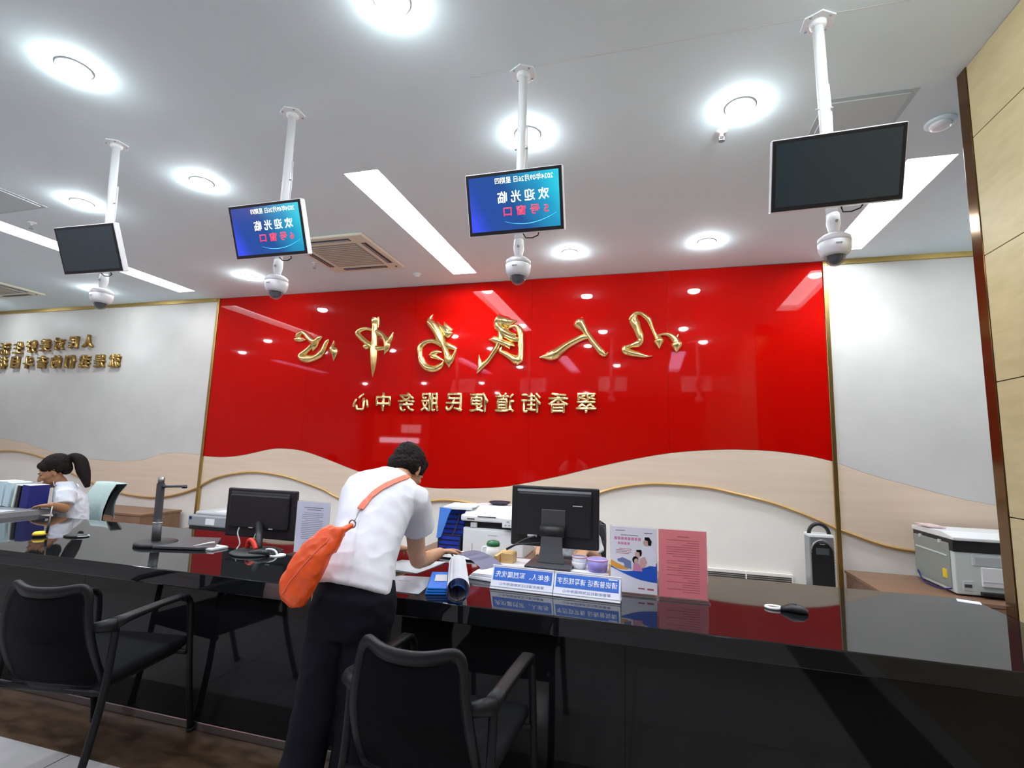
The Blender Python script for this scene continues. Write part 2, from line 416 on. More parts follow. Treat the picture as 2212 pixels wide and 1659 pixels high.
# what the glass reflects behind the camera: a shop front with a lit sign
wn = B()
for x0 in (-10.55, -9.75, -8.95, -8.10): wn.box(x0, x0+.05, YB, YB+.06, .75, 2.7)
for z0 in (.75, 1.85, 2.65): wn.box(-10.55, -8.05, YB, YB+.06, z0, z0+.05)
wo = wn.build('window_1', m_dark2, kind='structure')
B().box(-10.5, -8.1, YB+.01, YB+.02, .8, 2.65).build('window_pane', mat('red_banner_pane', (.45, .03, .02), .3, emit=(1, .12, .08), estr=.8), wo)
B().box(-10.15, -8.5, YB+.07, YB+.09, 1.56, 1.75).build('lit_sign_strip', mat('lit_sign_white', (.9, .9, .9), .4, emit=(.9, .8, 1), estr=9), wo)
B().box(-9.25, -8.45, YB+.07, YB+.09, 1.95, 2.25).build('lit_notice', mat('lit_notice_white', (.9, .9, .9), .4, emit=(1, .7, .7), estr=4), wo)

# ================================================================ CEILING FITTINGS
def strip_light(x0, x1, y0, y1, lab, tinted=False):
    t = thing('strip_light', lab, 'ceiling light', ((x0+x1)/2, (y0+y1)/2, CEIL), 0, 'recessed linear ceiling lights')
    hx, hy = (x1-x0)/2, (y1-y0)/2; d = .085
    f = B().box(-hx, -hx+.004, -hy, hy, 0, d).box(hx-.004, hx, -hy, hy, 0, d).box(-hx, hx, -hy, -hy+.004, 0, d).box(-hx, hx, hy-.004, hy, 0, d)
    f.build('trough', m_whitem, t)
    B().box(-hx, hx, -hy, hy, .075, .085).build('diffuser', m_pinkstrip if tinted else m_strip, t)
    return t
labs = ['long recessed strip light in front of the middle of the red wall', 'recessed strip light at the left, passing behind the leftmost dark screen',
        'recessed strip light at the right, behind the right dark screen', 'strip light over the hall behind the counter chairs, left', 'strip light over the hall behind the bent man',
        'strip light over the hall near the wood partition', 'strip light far left over the hall']
for k, s_ in enumerate(STRIPS): strip_light(*s_, labs[k], tinted=k > 2)
# two brighter spots in the middle trough and one in the right
def make_downlight(label):
    t = thing('downlight', label, 'ceiling light', (0, 0, CEIL), 0, 'round ceiling downlights')
    B().lathe([(.068, 0), (.080, -.002), (.080, -.006), (.070, -.008)], n=28).build('rim', m_whitem, t, True)
    B().lathe([(.070, -.006), (.069, -.018), (.058, -.032), (.034, -.041), (.001, -.044)], n=24).build('lens', m_lamp, t, True)
    L = bpy.data.lights.new('downlight_beam', 'SPOT'); L.energy = LAMP_W; L.spot_size = R(124); L.spot_blend = .55; L.shadow_soft_size = .03; L.color = (.86, .97, 1)
    lo = bpy.data.objects.new('downlight_beam', L); COL.objects.link(lo); lo.parent = t; lo.location = (0, 0, -.060)
    return t
LAMPS = [(-2.93, 1.70, 'round downlight near the upper left corner of the picture'), (-1.08, 1.73, 'round downlight cut by the top edge of the picture'),
 (.49, 2.79, 'bright round downlight beside the right hanging screen'), (-.72, 2.77, 'bright round downlight behind the pole of the window 5 screen'),
 (-3.25, 2.79, 'round downlight between the two left hanging screens'), (-4.55, 2.84, 'round downlight left of the leftmost pole'),
 (-.75, 4.65, 'small round downlight right of the window 5 screen near the red wall'), (.50, 4.64, 'small round downlight near the red wall, in front of the right letters'),
 (-4.54, 4.64, 'small round downlight under the window 6 screen near the red wall'), (-7.05, 4.70, 'round downlight just above the leftmost dome camera'),
 (1.62, 2.1, None), (-5.0, 1.75, None), (-6.6, 1.75, None), (-8.5, 1.94, None), (.87, 1.80, None), (-7.0, 2.9, None), (-9.4, 4.70, None), (2.95, 4.4, None),
 (-8.56, -3.05, None), (-6.56, -3.05, None), (-4.73, -3.05, None), (-2.89, -3.05, None), (-1.18, -3.05, None), (.9, -3.05, None), (-2.9, -.4, None), (-.7, -.4, None), (-5.2, -.4, None), (-5.0, -5.5, None), (-2.0, -5.5, None)]
d0 = make_downlight(LAMPS[0][2]); d0.location = (*LAMPS[0][:2], CEIL)
dw = dup(d0, (-.75, 4.65, CEIL), 'small round downlight right of the window 5 screen near the red wall')
for ch in dw.children:      # the row close to the back wall burns dimmer
    if ch.type == 'LIGHT': ch.data = ch.data.copy(); ch.data.energy *= .45
for x_, y_, lb in LAMPS[1:]:
    if x_ == 1.62 or (x_, y_) == (-.75, 4.65): continue
    dd = dup(d0 if y_ < 4 else dw, (x_, y_, CEIL), lb or 'round downlight over the hall outside the picture, seen only as a reflection')
for x_, y_, lb in ((-1.98, 3.05, 'bright lamp at the near end of the middle strip light trough'), (-1.98, 4.85, 'bright lamp at the far end of the middle strip light trough'), (1.74, 4.75, 'bright lamp inside the right strip light trough')):
    dup(d0, (x_, y_, CEIL+.072), lb)

def ac_unit(cx, cy, lab, rz=0):
    t = thing('air_conditioner', lab, 'air conditioner', (cx, cy, CEIL), rz, 'ceiling cassette air conditioners')
    o = B().box(-.43, .43, -.43, .43, -.028, 0).bevel(.012, 2).build('casing', m_ac, t)
    B().box(-.27, .27, -.27, .27, -.034, -.020).bevel(.006).build('intake_grille', m_acd, t)
    g_ = B()
    for i in range(13):
        yy = -.25+i*.5/12; g_.box(-.255, .255, yy-.004, yy+.004, -.037, -.033)
    g_.build('grille_slats', m_ac, t, kind='stuff')
    for k in range(4):
        mm = Matrix.Rotation(k*math.pi/2, 4, 'Z')
        B().box(-.26, .26, -.375, -.32, -.0295, -.02, mm).build('air_slot', m_acv, t)
        b_ = B(); b_.box(-.25, .25, -.345, -.338, -.036, -.024, mm); b_.build('louvre', m_grey, t)
    B().lathe([(.012, 0), (.012, -.006), (.001, -.008)], (.36, .36, -.026), 10).build('indicator', m_acv, t)
    return t
a1 = ac_unit(-2.96, 4.245, 'cream ceiling cassette air conditioner beside the middle strip light')
a2 = dup(a1, (-8.42, 4.30, CEIL), 'cream ceiling cassette air conditioner cut by the left edge of the picture')
def hatch(cx, cy, w, d, lab):
    t = thing('ceiling_hatch', lab, 'access panel', (cx, cy, CEIL), 0)
    B().box(-w/2, w/2, -d/2, d/2, -.004, 0).build('hatch_frame', mat('hatch_paint', (.50, .56, .58), .6), t)
    B().box(-w/2+.03, w/2-.03, -d/2+.03, d/2-.03, -.010, -.003).bevel(.002).build('hatch_door', mat('hatch_door_paint', (.55, .62, .64), .6), t)
hatch(1.14, 3.14, .44, .62, 'flat square access panel in the ceiling above the right dark screen')
hatch(-5.25, 2.56, .60, .56, 'flat access panel in the ceiling at the left edge of the picture')
def detector(x_, y_, lab, r=.055):
    t = thing('smoke_detector', lab, 'detector', (x_, y_, CEIL))
    B().lathe([(r, 0), (r, -.012), (r*.8, -.02)], n=24).build('detector_base', m_ceil, t, True)
    B().lathe([(r*.72, -.019), (r*.68, -.034), (r*.4, -.040), (.001, -.040)], n=24).build('detector_cap', m_white, t, True)
detector(1.60, 3.17, 'round white smoke detector near the wood partition', .075)
detector(-2.52, 4.93, 'round white smoke detector between air conditioner and red wall', .05)
def sprinkler(x_, y_, lab):
    t = thing('sprinkler', lab, 'sprinkler', (x_, y_, CEIL))
    B().lathe([(.035, 0), (.03, -.006), (.012, -.008), (.010, -.03), (.001, -.03)], n=16).build('escutcheon', m_whitem, t, True)
    B().tube([(-.012, 0, -.028), (-.014, 0, -.045), (0, 0, -.058), (.014, 0, -.045), (.012, 0, -.028)], .0025, 6).build('frame_arms', m_grey, t)
    B().lathe([(.018, -.058), (.018, -.061), (.001, -.062)], n=14).build('deflector', m_grey, t)
sprinkler(.42, 3.0, 'small sprinkler head beside the bright downlight at the right')
sprinkler(-5.45, 3.03, 'small sprinkler head near the left edge of the picture')
sprinkler(-3.47, 4.42, 'small sprinkler head left of the middle air conditioner')

# ================================================================ WALL LETTERS
CAL = {
'yi':[[(-0.21,2.814,0.017),(-0.189,2.843,0.038),(-0.149,2.88,0.046),(-0.105,2.887,0.038),(-0.061,2.863,0.042),(-0.009,2.81,0.051),(0.022,2.729,0.036),(0.053,2.653,0.038),(0.081,2.606,0.067),(0.09,2.577,0.097),(0.093,2.535,0.054),(0.094,2.496,0.003)],
 [(-0.173,2.813,0.08),(-0.149,2.769,0.089),(-0.125,2.709,0.076),(-0.101,2.641,0.072),(-0.093,2.59,0.057),(-0.125,2.557,0.072),(-0.189,2.538,0.04),(-0.25,2.514,0.059),(-0.246,2.481,0.072),(-0.189,2.458,0.064),(-0.133,2.445,0.054),(-0.07,2.427,0.038),(-0.022,2.419,0.017),(0.027,2.421,0.003)],
 [(-0.153,2.863,0.051),(-0.161,2.821,0.072),(-0.141,2.76,0.076)],
 [(0.065,2.631,0.025),(0.128,2.65,0.024),(0.19,2.644,0.042),(0.236,2.606,0.063),(0.263,2.568,0.078),(0.266,2.531,0.101),(0.265,2.49,0.063),(0.265,2.451,0.003)],
 [(0.251,2.589,0.046),(0.271,2.621,0.02),(0.286,2.645,0.003)]],
'ren':[[(-0.761,2.828,0.098),(-0.741,2.803,0.129),(-0.705,2.757,0.09),(-0.669,2.703,0.059),(-0.629,2.646,0.059),(-0.582,2.58,0.063),(-0.531,2.515,0.067),(-0.492,2.467,0.067),(-0.461,2.445,0.039),(-0.429,2.472,0.006)],
 [(-0.648,2.646,0.047),(-0.707,2.64,0.063),(-0.786,2.606,0.071),(-0.865,2.564,0.078),(-0.944,2.509,0.094),(-1.003,2.466,0.114),(-1.064,2.443,0.094),(-1.124,2.436,0.043),(-1.173,2.429,0.012)]],
'min':[[(-1.697,2.884,0.066),(-1.673,2.868,0.136),(-1.605,2.861,0.094),(-1.547,2.845,0.1),(-1.499,2.847,0.044),(-1.445,2.858,0.004)],
 [(-1.571,2.841,0.079),(-1.562,2.807,0.035),(-1.559,2.781,0.004)],
 [(-1.701,2.86,0.044),(-1.671,2.811,0.1),(-1.63,2.763,0.087),(-1.591,2.733,0.1),(-1.533,2.703,0.068),(-1.447,2.682,0.031)],
 [(-1.554,2.76,0.013),(-1.516,2.787,0.026),(-1.469,2.797,0.026),(-1.426,2.774,0.052),(-1.401,2.717,0.063),(-1.396,2.652,0.057),(-1.394,2.583,0.061),(-1.392,2.504,0.057),(-1.395,2.444,0.068),(-1.41,2.394,0.084),(-1.427,2.344,0.005)],
 [(-1.644,2.744,0.039),(-1.637,2.687,0.057),(-1.64,2.631,0.063),(-1.662,2.585,0.048),(-1.694,2.525,0.055),(-1.739,2.451,0.048),(-1.785,2.391,0.05),(-1.841,2.341,0.052),(-1.874,2.304,0.047),(-1.899,2.255,0.005)],
 [(-1.858,2.331,0.058),(-1.868,2.392,0.042),(-1.881,2.473,0.005)],
 [(-1.768,2.642,0.009),(-1.713,2.647,0.068),(-1.635,2.622,0.073),(-1.562,2.592,0.061),(-1.504,2.567,0.074),(-1.497,2.562,0.066)],
 [(-1.618,2.701,0.035),(-1.56,2.68,0.048),(-1.493,2.65,0.058),(-1.417,2.634,0.048)],
 [(-1.613,2.563,0.005),(-1.626,2.514,0.044),(-1.582,2.485,0.052),(-1.51,2.446,0.068),(-1.443,2.408,0.1),(-1.41,2.403,0.074)]],
'wei':[[(-2.477,2.972,0.004),(-2.504,2.936,0.042),(-2.511,2.886,0.084),(-2.467,2.831,0.094),(-2.416,2.76,0.094),(-2.371,2.681,0.094),(-2.325,2.602,0.074),(-2.29,2.519,0.061),(-2.261,2.442,0.089),(-2.246,2.384,0.068),(-2.24,2.33,0.004)],
 [(-2.415,2.883,0.004),(-2.368,2.822,0.037),(-2.304,2.776,0.079),(-2.266,2.731,0.089),(-2.218,2.744,0.021)],
 [(-2.331,2.88,0.004),(-2.307,2.83,0.047),(-2.248,2.779,0.047),(-2.226,2.759,0.035)],
 [(-2.341,2.603,0.068),(-2.414,2.634,0.052),(-2.488,2.653,0.052),(-2.56,2.638,0.058),(-2.615,2.595,0.068),(-2.625,2.541,0.068),(-2.615,2.478,0.057),(-2.593,2.409,0.076),(-2.543,2.351,0.079),(-2.474,2.321,0.076),(-2.402,2.322,0.068),(-2.348,2.355,0.058),(-2.324,2.386,0.029),(-2.311,2.417,0.004)],
 [(-2.342,2.622,0.052),(-2.269,2.591,0.063),(-2.202,2.565,0.047),(-2.155,2.54,0.026)],
 [(-2.168,2.538,0.024),(-2.19,2.479,0.037),(-2.222,2.413,0.058),(-2.237,2.375,0.039)],
 [(-2.344,2.511,0.005),(-2.398,2.519,0.042),(-2.453,2.499,0.068),(-2.501,2.483,0.01)],
 [(-2.468,2.48,0.058),(-2.394,2.449,0.042),(-2.31,2.414,0.004)]],
'zhong':[[(-3.24,2.959,0.085),(-3.249,2.921,0.09),(-3.248,2.872,0.067),(-3.245,2.79,0.073),(-3.237,2.682,0.073),(-3.238,2.574,0.092),(-3.233,2.467,0.085),(-3.228,2.36,0.062),(-3.226,2.225,0.004)],
 [(-3.205,2.968,0.026),(-3.197,2.908,0.022),(-3.195,2.838,0.009)],
 [(-3.264,2.807,0.039),(-3.35,2.832,0.039),(-3.427,2.824,0.05),(-3.485,2.782,0.052),(-3.438,2.731,0.062),(-3.361,2.669,0.062),(-3.286,2.619,0.072),(-3.2,2.584,0.062),(-3.117,2.58,0.05),(-3.077,2.592,0.034)],
 [(-3.263,2.797,0.05),(-3.179,2.772,0.065),(-3.117,2.732,0.059),(-3.078,2.678,0.072),(-3.059,2.624,0.079),(-3.064,2.565,0.062),(-3.089,2.504,0.005)],
 [(-3.058,2.645,0.084),(-3.021,2.703,0.056),(-2.987,2.774,0.005)],
 [(-3.315,2.614,0.062),(-3.356,2.604,0.067),(-3.379,2.594,0.034)]],
'xin':[[(-4.375,2.724,0.044),(-4.327,2.726,0.068),(-4.275,2.721,0.048),(-4.219,2.716,0.006)],
 [(-4.362,2.755,0.04),(-4.33,2.789,0.06),(-4.277,2.815,0.044),(-4.218,2.778,0.052),(-4.166,2.732,0.064),(-4.115,2.693,0.068),(-4.064,2.698,0.062),(-4.021,2.731,0.06),(-3.978,2.75,0.016)],
 [(-4.083,2.685,0.104),(-4.086,2.634,0.084),(-4.094,2.6,0.044),(-4.098,2.564,0.003)],
 [(-4.126,2.645,0.048),(-4.161,2.601,0.056),(-4.212,2.561,0.06),(-4.264,2.528,0.056),(-4.285,2.505,0.056),(-4.247,2.477,0.08),(-4.179,2.468,0.092),(-4.101,2.474,0.076),(-4.033,2.495,0.069),(-3.983,2.529,0.072),(-3.949,2.579,0.06),(-3.933,2.623,0.052),(-3.909,2.677,0.045),(-3.878,2.708,0.016)],
 [(-3.801,2.687,0.01),(-3.808,2.637,0.041),(-3.808,2.593,0.092),(-3.785,2.542,0.084),(-3.784,2.491,0.044),(-3.784,2.433,0.005)]],
}
def ridge(bb, pts, hf=.42, base=WALLY-.012):
    P = catmull([(x_, z_, w_) for x_, z_, w_ in pts], 4)
    P = [p for p in P]; rings = []; n = 9
    for i, p in enumerate(P):
        a, b = P[max(i-1, 0)], P[min(i+1, len(P)-1)]
        d = Vector((b.x-a.x, b.y-a.y)); d = d.normalized() if d.length > 1e-6 else Vector((1, 0))
        nn = Vector((-d.y, d.x)); hw = max(p.z*1.2, .003)/2
        rg = []
        for j in range(n):
            t_ = -1+2*j/(n-1)
            h = (1-abs(t_)**1.7)*hw*hf*2+.006
            rg.append(bb.bm.verts.new((p.x+nn.x*hw*t_, base-h, p.y+nn.y*hw*t_)))
        rg.append(bb.bm.verts.new((p.x+nn.x*hw, WALLY+.001, p.y+nn.y*hw))); rg.append(bb.bm.verts.new((p.x-nn.x*hw, WALLY+.001, p.y-nn.y*hw)))
        rings.append(rg)
    for a, b in zip(rings, rings[1:]): bb.bridge(a, b)
    bb.bm.faces.new(rings[0][::-1]); bb.bm.faces.new(rings[-1])
names = {'yi': '以, rightmost of the six on the red wall', 'ren': '人, second from the right on the red wall', 'min': '民, third from the right on the red wall',
         'wei': '为, fourth from the right on the red wall', 'zhong': '中, second from the left on the red wall', 'xin': '心, leftmost of the six on the red wall'}
for k, strokes in CAL.items():
    bb = B()
    for st in strokes: ridge(bb, st)
    o = bb.build('brush_letter', m_gold); smooth_ang(o, 50)
    tag(o, 'large gold mirrored brush character '+names[k], 'letter', 'large gold brush characters on the red wall')
def letter(ch, x_, z_, size, lab, grp, bold=.012, depth=.02, italic=0, mt=None, width=None):
    o = text('wall_letter', ch, size, mt or m_gold, None, (0, 0, 0), depth, bold, True, italic, width)
    o.location = (x_, WALLY-.006, z_); tag(o, lab, 'letter', grp); return o
order = ['first', 'second', 'third', 'fourth', 'fifth', 'sixth', 'seventh', 'eighth', 'ninth', 'tenth']
for i, ch in enumerate('翠香街道便民服务中心'):
    letter(ch, -.655-i*.3005, 1.928, .232, 'gold block character %s, %s from the right in the line under the brush characters' % (ch, order[i]), 'gold block characters of the lower line on the red wall', .019)
m_gold2 = mat('dull_gold_letter', (.50, .31, .10), .28, .9)
for i, ch in enumerate('人民对美好生活的'):
    letter(ch, -7.95-i*.289, 2.80-i*.0128, .20, 'dull gold character %s, %s from the right in the upper slogan line on the white wall' % (ch, order[i]), 'gold slogan characters on the white wall', .022, .045, 0, m_gold2)
for i, ch in enumerate('就是我们的奋斗目标'):
    letter(ch, -7.38-i*.290, 2.497+i*.0012, .20, 'dull gold character %s, %s from the right in the lower slogan line on the white wall' % (ch, order[i]), 'gold slogan characters on the white wall', .022, .045, 0, m_gold2)

# low wall heater grille and everything against the back wall
t = thing('wall_grille', 'long white louvred grille low on the cream wall', 'vent', (.89, WALLY+.018, .272))
B().box(-.75, .37, -.035, 0, -.10, .075).build('grille_frame', m_cream, t)
for k in range(6): B().box(-.73, .355, -.042, -.034, -.045+k*.017, -.037+k*.017).build('louvre', m_gap, t)
for x_ in (-.4, -.03): B().box(x_-.006, x_+.006, -.045, -.03, -.09, .068).build('mullion', m_cream, t)

# ================================================================ SERVICE COUNTER
CY0, CY1, CZ = 2.06, 3.04, .76
ct = thing('service_counter', 'long glossy black service counter running across the whole picture', 'counter', (0, 0, 0))
B().box(-4.84, 1.496, CY0, CY1, CZ-.075, CZ).bevel(.004, 2).build('countertop', m_black, ct)
fx = [-4.84, -3.0, -1.55, -.1, 1.496]
for a, b in zip(fx, fx[1:]):
    B().box(a+.0008, b-.0008, CY0+.10, CY0+.12, .045, CZ-.075).build('front_panel', m_front, ct)
B().box(-4.84, 1.496, CY0+.12, CY0+.16, .01, CZ-.076).build('carcass', m_dark, ct)
B().box(-4.84, 1.496, CY0+.095, CY0+.118, .003, .043).bevel(.004).build('base_strip', m_steel, ct)
for x_ in (-4.8, -2.9, -1.45, .0, 1.44): B().box(x_, x_+.03, CY0+.16, CY1-.12, 0.0, CZ-.076).build('support_panel', m_dark, ct)
B().lathe([(.045, 0), (.045, .004), (.034, .005), (.034, .001), (.001, .001)], (-2.08, 2.545, CZ), 24).build('cable_grommet', m_white, ct, True)
# side desk of the clerk, its grey edge facing the counter
sd = thing('side_desk', 'grey-edged desk top at the left end of the black counter, papers on it', 'desk', (0, 0, 0))
B().box(-6.4, -4.845, 2.0, 3.20, .755, .80).bevel(.004).build('desk_top', mat('grey_laminate', (.24, .24, .25), .3), sd)
B().box(-6.35, -4.90, 2.1, 2.13, 0, .755).build('modesty_panel', m_front, sd)
B().box(-6.35, -6.31, 2.1, 3.1, 0, .755).build('desk_side', m_dark, sd)
B().box(-4.93, -4.89, 2.13, 3.1, 0, .755).build('desk_side', m_dark, sd)
def cabinet(x0, x1, y0, y1, z, lab, sides):
    t = thing('side_cabinet', lab, 'cabinet', (0, 0, 0))
    B().box(x0, x1, y0, y1, z-.025, z).bevel(.002).build('cabinet_top', m_brown, t)
    B().box(x0+.01, x1-.01, y0+.02, y1-.01, .05, z-.026).build('cabinet_body', m_brown, t)
    B().box(x0+.03, x1-.03, y0+.04, y1-.03, 0, .05).build('plinth', m_dark, t)
    n = 3
    for k in range(n):
        w_ = (x1-x0-.02)/n; a = x0+.01+k*w_
        d = B().box(a+.003, a+w_-.003, y0+.004, y0+.02, .06, z-.03).build('door', m_brown, t)
        B().box(a+w_*.45, a+w_*.55, y0-.008, y0+.004, z-.12, z-.11).build('handle', m_steel, d)
    return t
cabinet(1.672, 3.15, 4.47, 5.31, .4346, 'low brown laminate cabinet under the copier at the right', 1)
cabinet(-7.2, -5.864, 4.76, 5.31, .505, 'low brown laminate cabinet behind the seated clerk at the left', 1)
cabinet(-5.30, -4.28, 4.57, 5.31, .381, 'low brown cabinet carrying the grey printer', 1)
cabinet(-2.20, -.90, 4.50, 5.31, .4155, 'low brown cabinet carrying the white printer and file trays', 1)

# ================================================================ HANGING SCREENS ON POLES
def mont(name, lab, lit=None, num='5'):
    t = thing(name, lab, 'screen', (0, 0, 0), 0, 'ceiling hung screens over the counter windows')
    w, h, dp = .466, .284, .036
    B().box(-w/2, w/2, 0, dp, -h/2, h/2).bevel(.005, 2).build('housing', m_whitem, t)
    B().box(-w/2+.004, w/2-.004, -.003, .001, -h/2+.004, h/2-.004).bevel(.0015).build('bezel', m_dark, t)
    sc = B().box(-w/2+.018, w/2-.018, -.0042, -.0028, -h/2+.020, h/2-.018).build('screen', m_screenon if lit else m_screenoff, t)
    B().tube([(.03, .02, -h/2), (.04, .03, -h/2-.02), (.07, .035, -h/2-.022), (.10, .03, -h/2-.012), (.105, .02, -h/2)], .003, 6).build('cable_loop', m_dark, t)
    B().box(-.05, .05, dp, dp+.018, -.05, .05).bevel(.004).build('mounting_plate', m_whitem, t)
    B().box(-.02, .02, dp+.016, dp+.085, -.02, .02).bevel(.004).build('bracket', m_whitem, t)
    if lit:
        y_ = -.0052
        text('screen_text', '2024年09月26日 星期四', .030, m_txty, sc, (.052, y_, .100), .0006, .006, width=.275)
        text('screen_text', '欢 迎 光 临', .054, m_txtw, sc, (.045, y_, .026), .0006, .014, width=.245)
        text('screen_text', num+' 号 窗 口', .046, m_txtr, sc, (.055, y_, -.038), .0006, .012, width=.215)
        B().tube([(-.05+.025*k, y_+.001, -.100+.0011*(k-4)**2) for k in range(11)], [.0004+.0012*math.sin(k/10*3.14) for k in range(11)], 5).build('screen_graphic', m_arc, sc)
    return t
SCR = [(-3.29, 2.12, 2.535, 'leftmost hanging screen, dark and switched off, on a white pole', None, '5'),
       (-1.985, 2.12, 2.540, 'second hanging screen from the left, lit blue with date, welcome words and 6号窗口', 1, '6'),
       (-.608, 2.12, 2.552, 'second hanging screen from the right, lit blue with date, welcome words and 5号窗口', 1, '5'),
       (.715, 2.12, 2.548, 'rightmost hanging screen, dark and switched off, near the wood partition', None, '5')]
YAWS = [2, 0, 0, -3]
for (x_, y_, z_, lab, lit, num), yw in zip(SCR, YAWS):
    t = mont('hanging_screen', lab, lit, num); t.location = (x_, y_+.005, z_); t.rotation_euler = (R(20.5), 0, R(yw))
def pole(x_, xb, lab):
    t = thing('ceiling_pole', lab, 'pole', (x_, 2.277, CEIL), 0, 'white ceiling poles of the screens')
    n_ = 6
    pl = B()
    poly = [(.072*math.cos(2*math.pi*(i+.5)/6), .072*math.sin(2*math.pi*(i+.5)/6)) for i in range(6)]
    pl.prism(poly, -.007, 0, 'z'); pl.bevel(.002); pl.build('ceiling_plate', m_whitem, t)
    for k in range(4):
        a = math.pi/4+k*math.pi/2
        B().lathe([(.006, -.006), (.006, -.010), (.001, -.012)], (.055*math.cos(a), .055*math.sin(a), 0), 8).build('screw', m_grey, t)
    B().lathe([(.036, -.007), (.034, -.02), (.026, -.03)], n=20).build('collar', m_whitem, t, True)
    dx = xb-x_
    B().tube([(0, 0, -.02), (dx*.5, 0, -.45), (dx, 0, -.905)], .0225, 20).build('pole', m_whitem, t, True)
    B().tube([(dx*.5+.024, .01, -.30), (dx*.6+.028, .01, -.45), (dx*.8+.024, .01, -.62)], .004, 6).build('cable', m_white, t, True)
    for s_ in (-1, 1): B().lathe([(.004, 0), (.004, .012), (.001, .013)], n=8, mtx=Matrix.Translation((dx*.5+.022*s_, 0, -.42)) @ Matrix.Rotation(s_*math.pi/2, 4, 'Y')).build('screw', m_grey, t)
    return t
PX = [(-3.41, -3.355), (-2.03, -2.03), (-.624, -.621), (.728, .742)]
pl_ = ['leftmost white pole hanging from the ceiling', 'second white ceiling pole from the left, above a lit screen', 'second white ceiling pole from the right, above a lit screen', 'rightmost white ceiling pole, near the wood partition']
for (a, b), l in zip(PX, pl_): pole(a, b, l)
def dome(x_, lab):
    t = thing('dome_camera', lab, 'camera', (x_, 2.277, 2.335), 0, 'white dome security cameras under the screens')
    B().lathe([(.020, .100), (.024, .095), (.026, .05), (.020, .022), (.022, .0)], n=20).build('joint', m_white, t, True)
    B().lathe([(.006, .0), (.006, .006), (.001, .007)], n=8, mtx=Matrix.Translation((.004, -.025, .055)) @ Matrix.Rotation(math.pi/2, 4, 'X')).build('screw', m_grey, t)
    B().lathe([(.020, .004), (.045, .0), (.060, -.012), (.062, -.030), (.0605, -.031)], n=36).build('upper_shell', m_white, t, True)
    B().lathe([(.0605, -.0325), (.062, -.034), (.060, -.062), (.052, -.082), (.040, -.092), (.037, -.088)], n=36).build('lower_shell', m_white, t, True)
    B().box(-.014, .010, -.0622, -.060, -.052, -.050).box(-.014, .008, -.0622, -.060, -.056, -.054).build('maker_lettering', m_grey, t)
    B().lathe([(.038, -.088)]+[(.038*math.cos(a), -.093-.038*math.sin(a)) for a in [R(8*k) for k in range(0, 12)]], n=28).build('dome_glass', m_acry, t, True)
    B().lathe([(.030, -.088)]+[(.030*math.cos(a), -.092-.031*math.sin(a)) for a in [R(10*k) for k in range(0, 9)]], n=24).build('lens_ball', m_smoke, t, True)
    return t
dl = ['white dome camera under the leftmost dark screen', 'white dome camera under the second screen from the left, before the red wall edge', 'white dome camera under the second screen from the right, at the middle of the picture', 'white dome camera under the rightmost dark screen']
c0 = dome(-3.352, dl[0])
for x_, l in zip((-2.03, -.620, .745), dl[1:]): dup(c0, (x_, 2.277, 2.335), l)

# ================================================================ THINGS ON THE COUNTER
def desk_monitor(name, lab, w, h, loc, foot, rz=0, tilt=0, round_foot=False):
    t = thing(name, lab, 'monitor', loc, rz)
    mt = Matrix.Rotation(tilt, 4, 'X')
    b_ = B().box(-w/2, w/2, 0, .028, -h/2, h/2); b_.bevel(.008, 2); b_.build('back_shell', m_dark, t)
    b_ = B().box(-w/2+.04, w/2-.04, -.022, .004, -h/2+.06, h/2-.035); b_.bevel(.010, 2); b_.build('rear_bulge', m_dark, t)
    B().box(-w/2+.035, w/2-.045, -.005, .002, h/2-.033, h/2-.020).build('vent_slot', m_grey if not round_foot else m_dark2, t)
    B().box(-w/2+.012, w/2-.012, .027, .030, -h/2+.018, h/2-.012).build('display', m_screenoff, t)
    return t
mr = desk_monitor('desk_monitor', 'large black monitor seen from behind, standing by the blue and white signs', .512, .342, (-.537, 2.93, 1.030), None)
B().box(-.07, .07, -.03, -.020, -.06, .045).bevel(.004).build('neck_cover', m_dark2, mr)
B().tube([(-.068, -.045, -.075), (.068, -.045, -.075)], .034, 20).build('hinge', m_dark, mr, True)
nk = B().loft([((0, -.055, -.09), (.06, 0, 0), (0, .012, 0)), ((0, -.075, -.18), (.064, 0, 0), (0, .012, 0)), ((0, -.085, -.235), (.075, 0, 0), (0, .016, 0))], 24, 6)
nk.build('neck', m_dark2, mr)
B().box(-.125, .125, -.19, .05, -.256, -.238).bevel(.005).build('foot', m_dark2, mr)
B().box(.11, .165, -.0235, -.0215, .068, .073).build('maker_lettering', m_lgrey, mr)
B().box(-.15, -.095, -.0235, -.0215, -.115, -.103).build('rating_label', m_lgrey, mr)
B().tube(catmull([(-.10, -.03, -.11), (-.16, -.05, -.13), (-.22, -.08, -.165), (-.255, -.09, -.185)]), .006, 8).build('power_cable', m_dark, mr, True)
B().tube(catmull([(-.04, -.05, -.14), (-.12, -.075, -.145), (-.20, -.085, -.155), (-.255, -.09, -.182)]), .005, 8).build('signal_cable', m_dark, mr, True)
ml = desk_monitor('desk_monitor', 'black monitor seen from behind between scanner and printed notice', .530, .305, (-2.41, 2.75, .952), None, 0, 0, True)
B().tube([(.02, -.02, -.06), (.10, -.10, -.12), (.155, -.17, -.178)], [.022, .020, .026], 14).build('neck', m_dark, ml, True)
B().lathe([(.14, 0), (.145, .006), (.13, .014), (.04, .020), (.001, .021)], (.17, -.19, -.192), 32).build('foot', m_dark, ml, True)
B().tube(catmull([(.075, -.16, -.172), (.09, -.17, -.135), (.12, -.18, -.128), (.15, -.19, -.15), (.165, -.195, -.172)]), .014, 10).build('red_band', m_redp, ml, True)
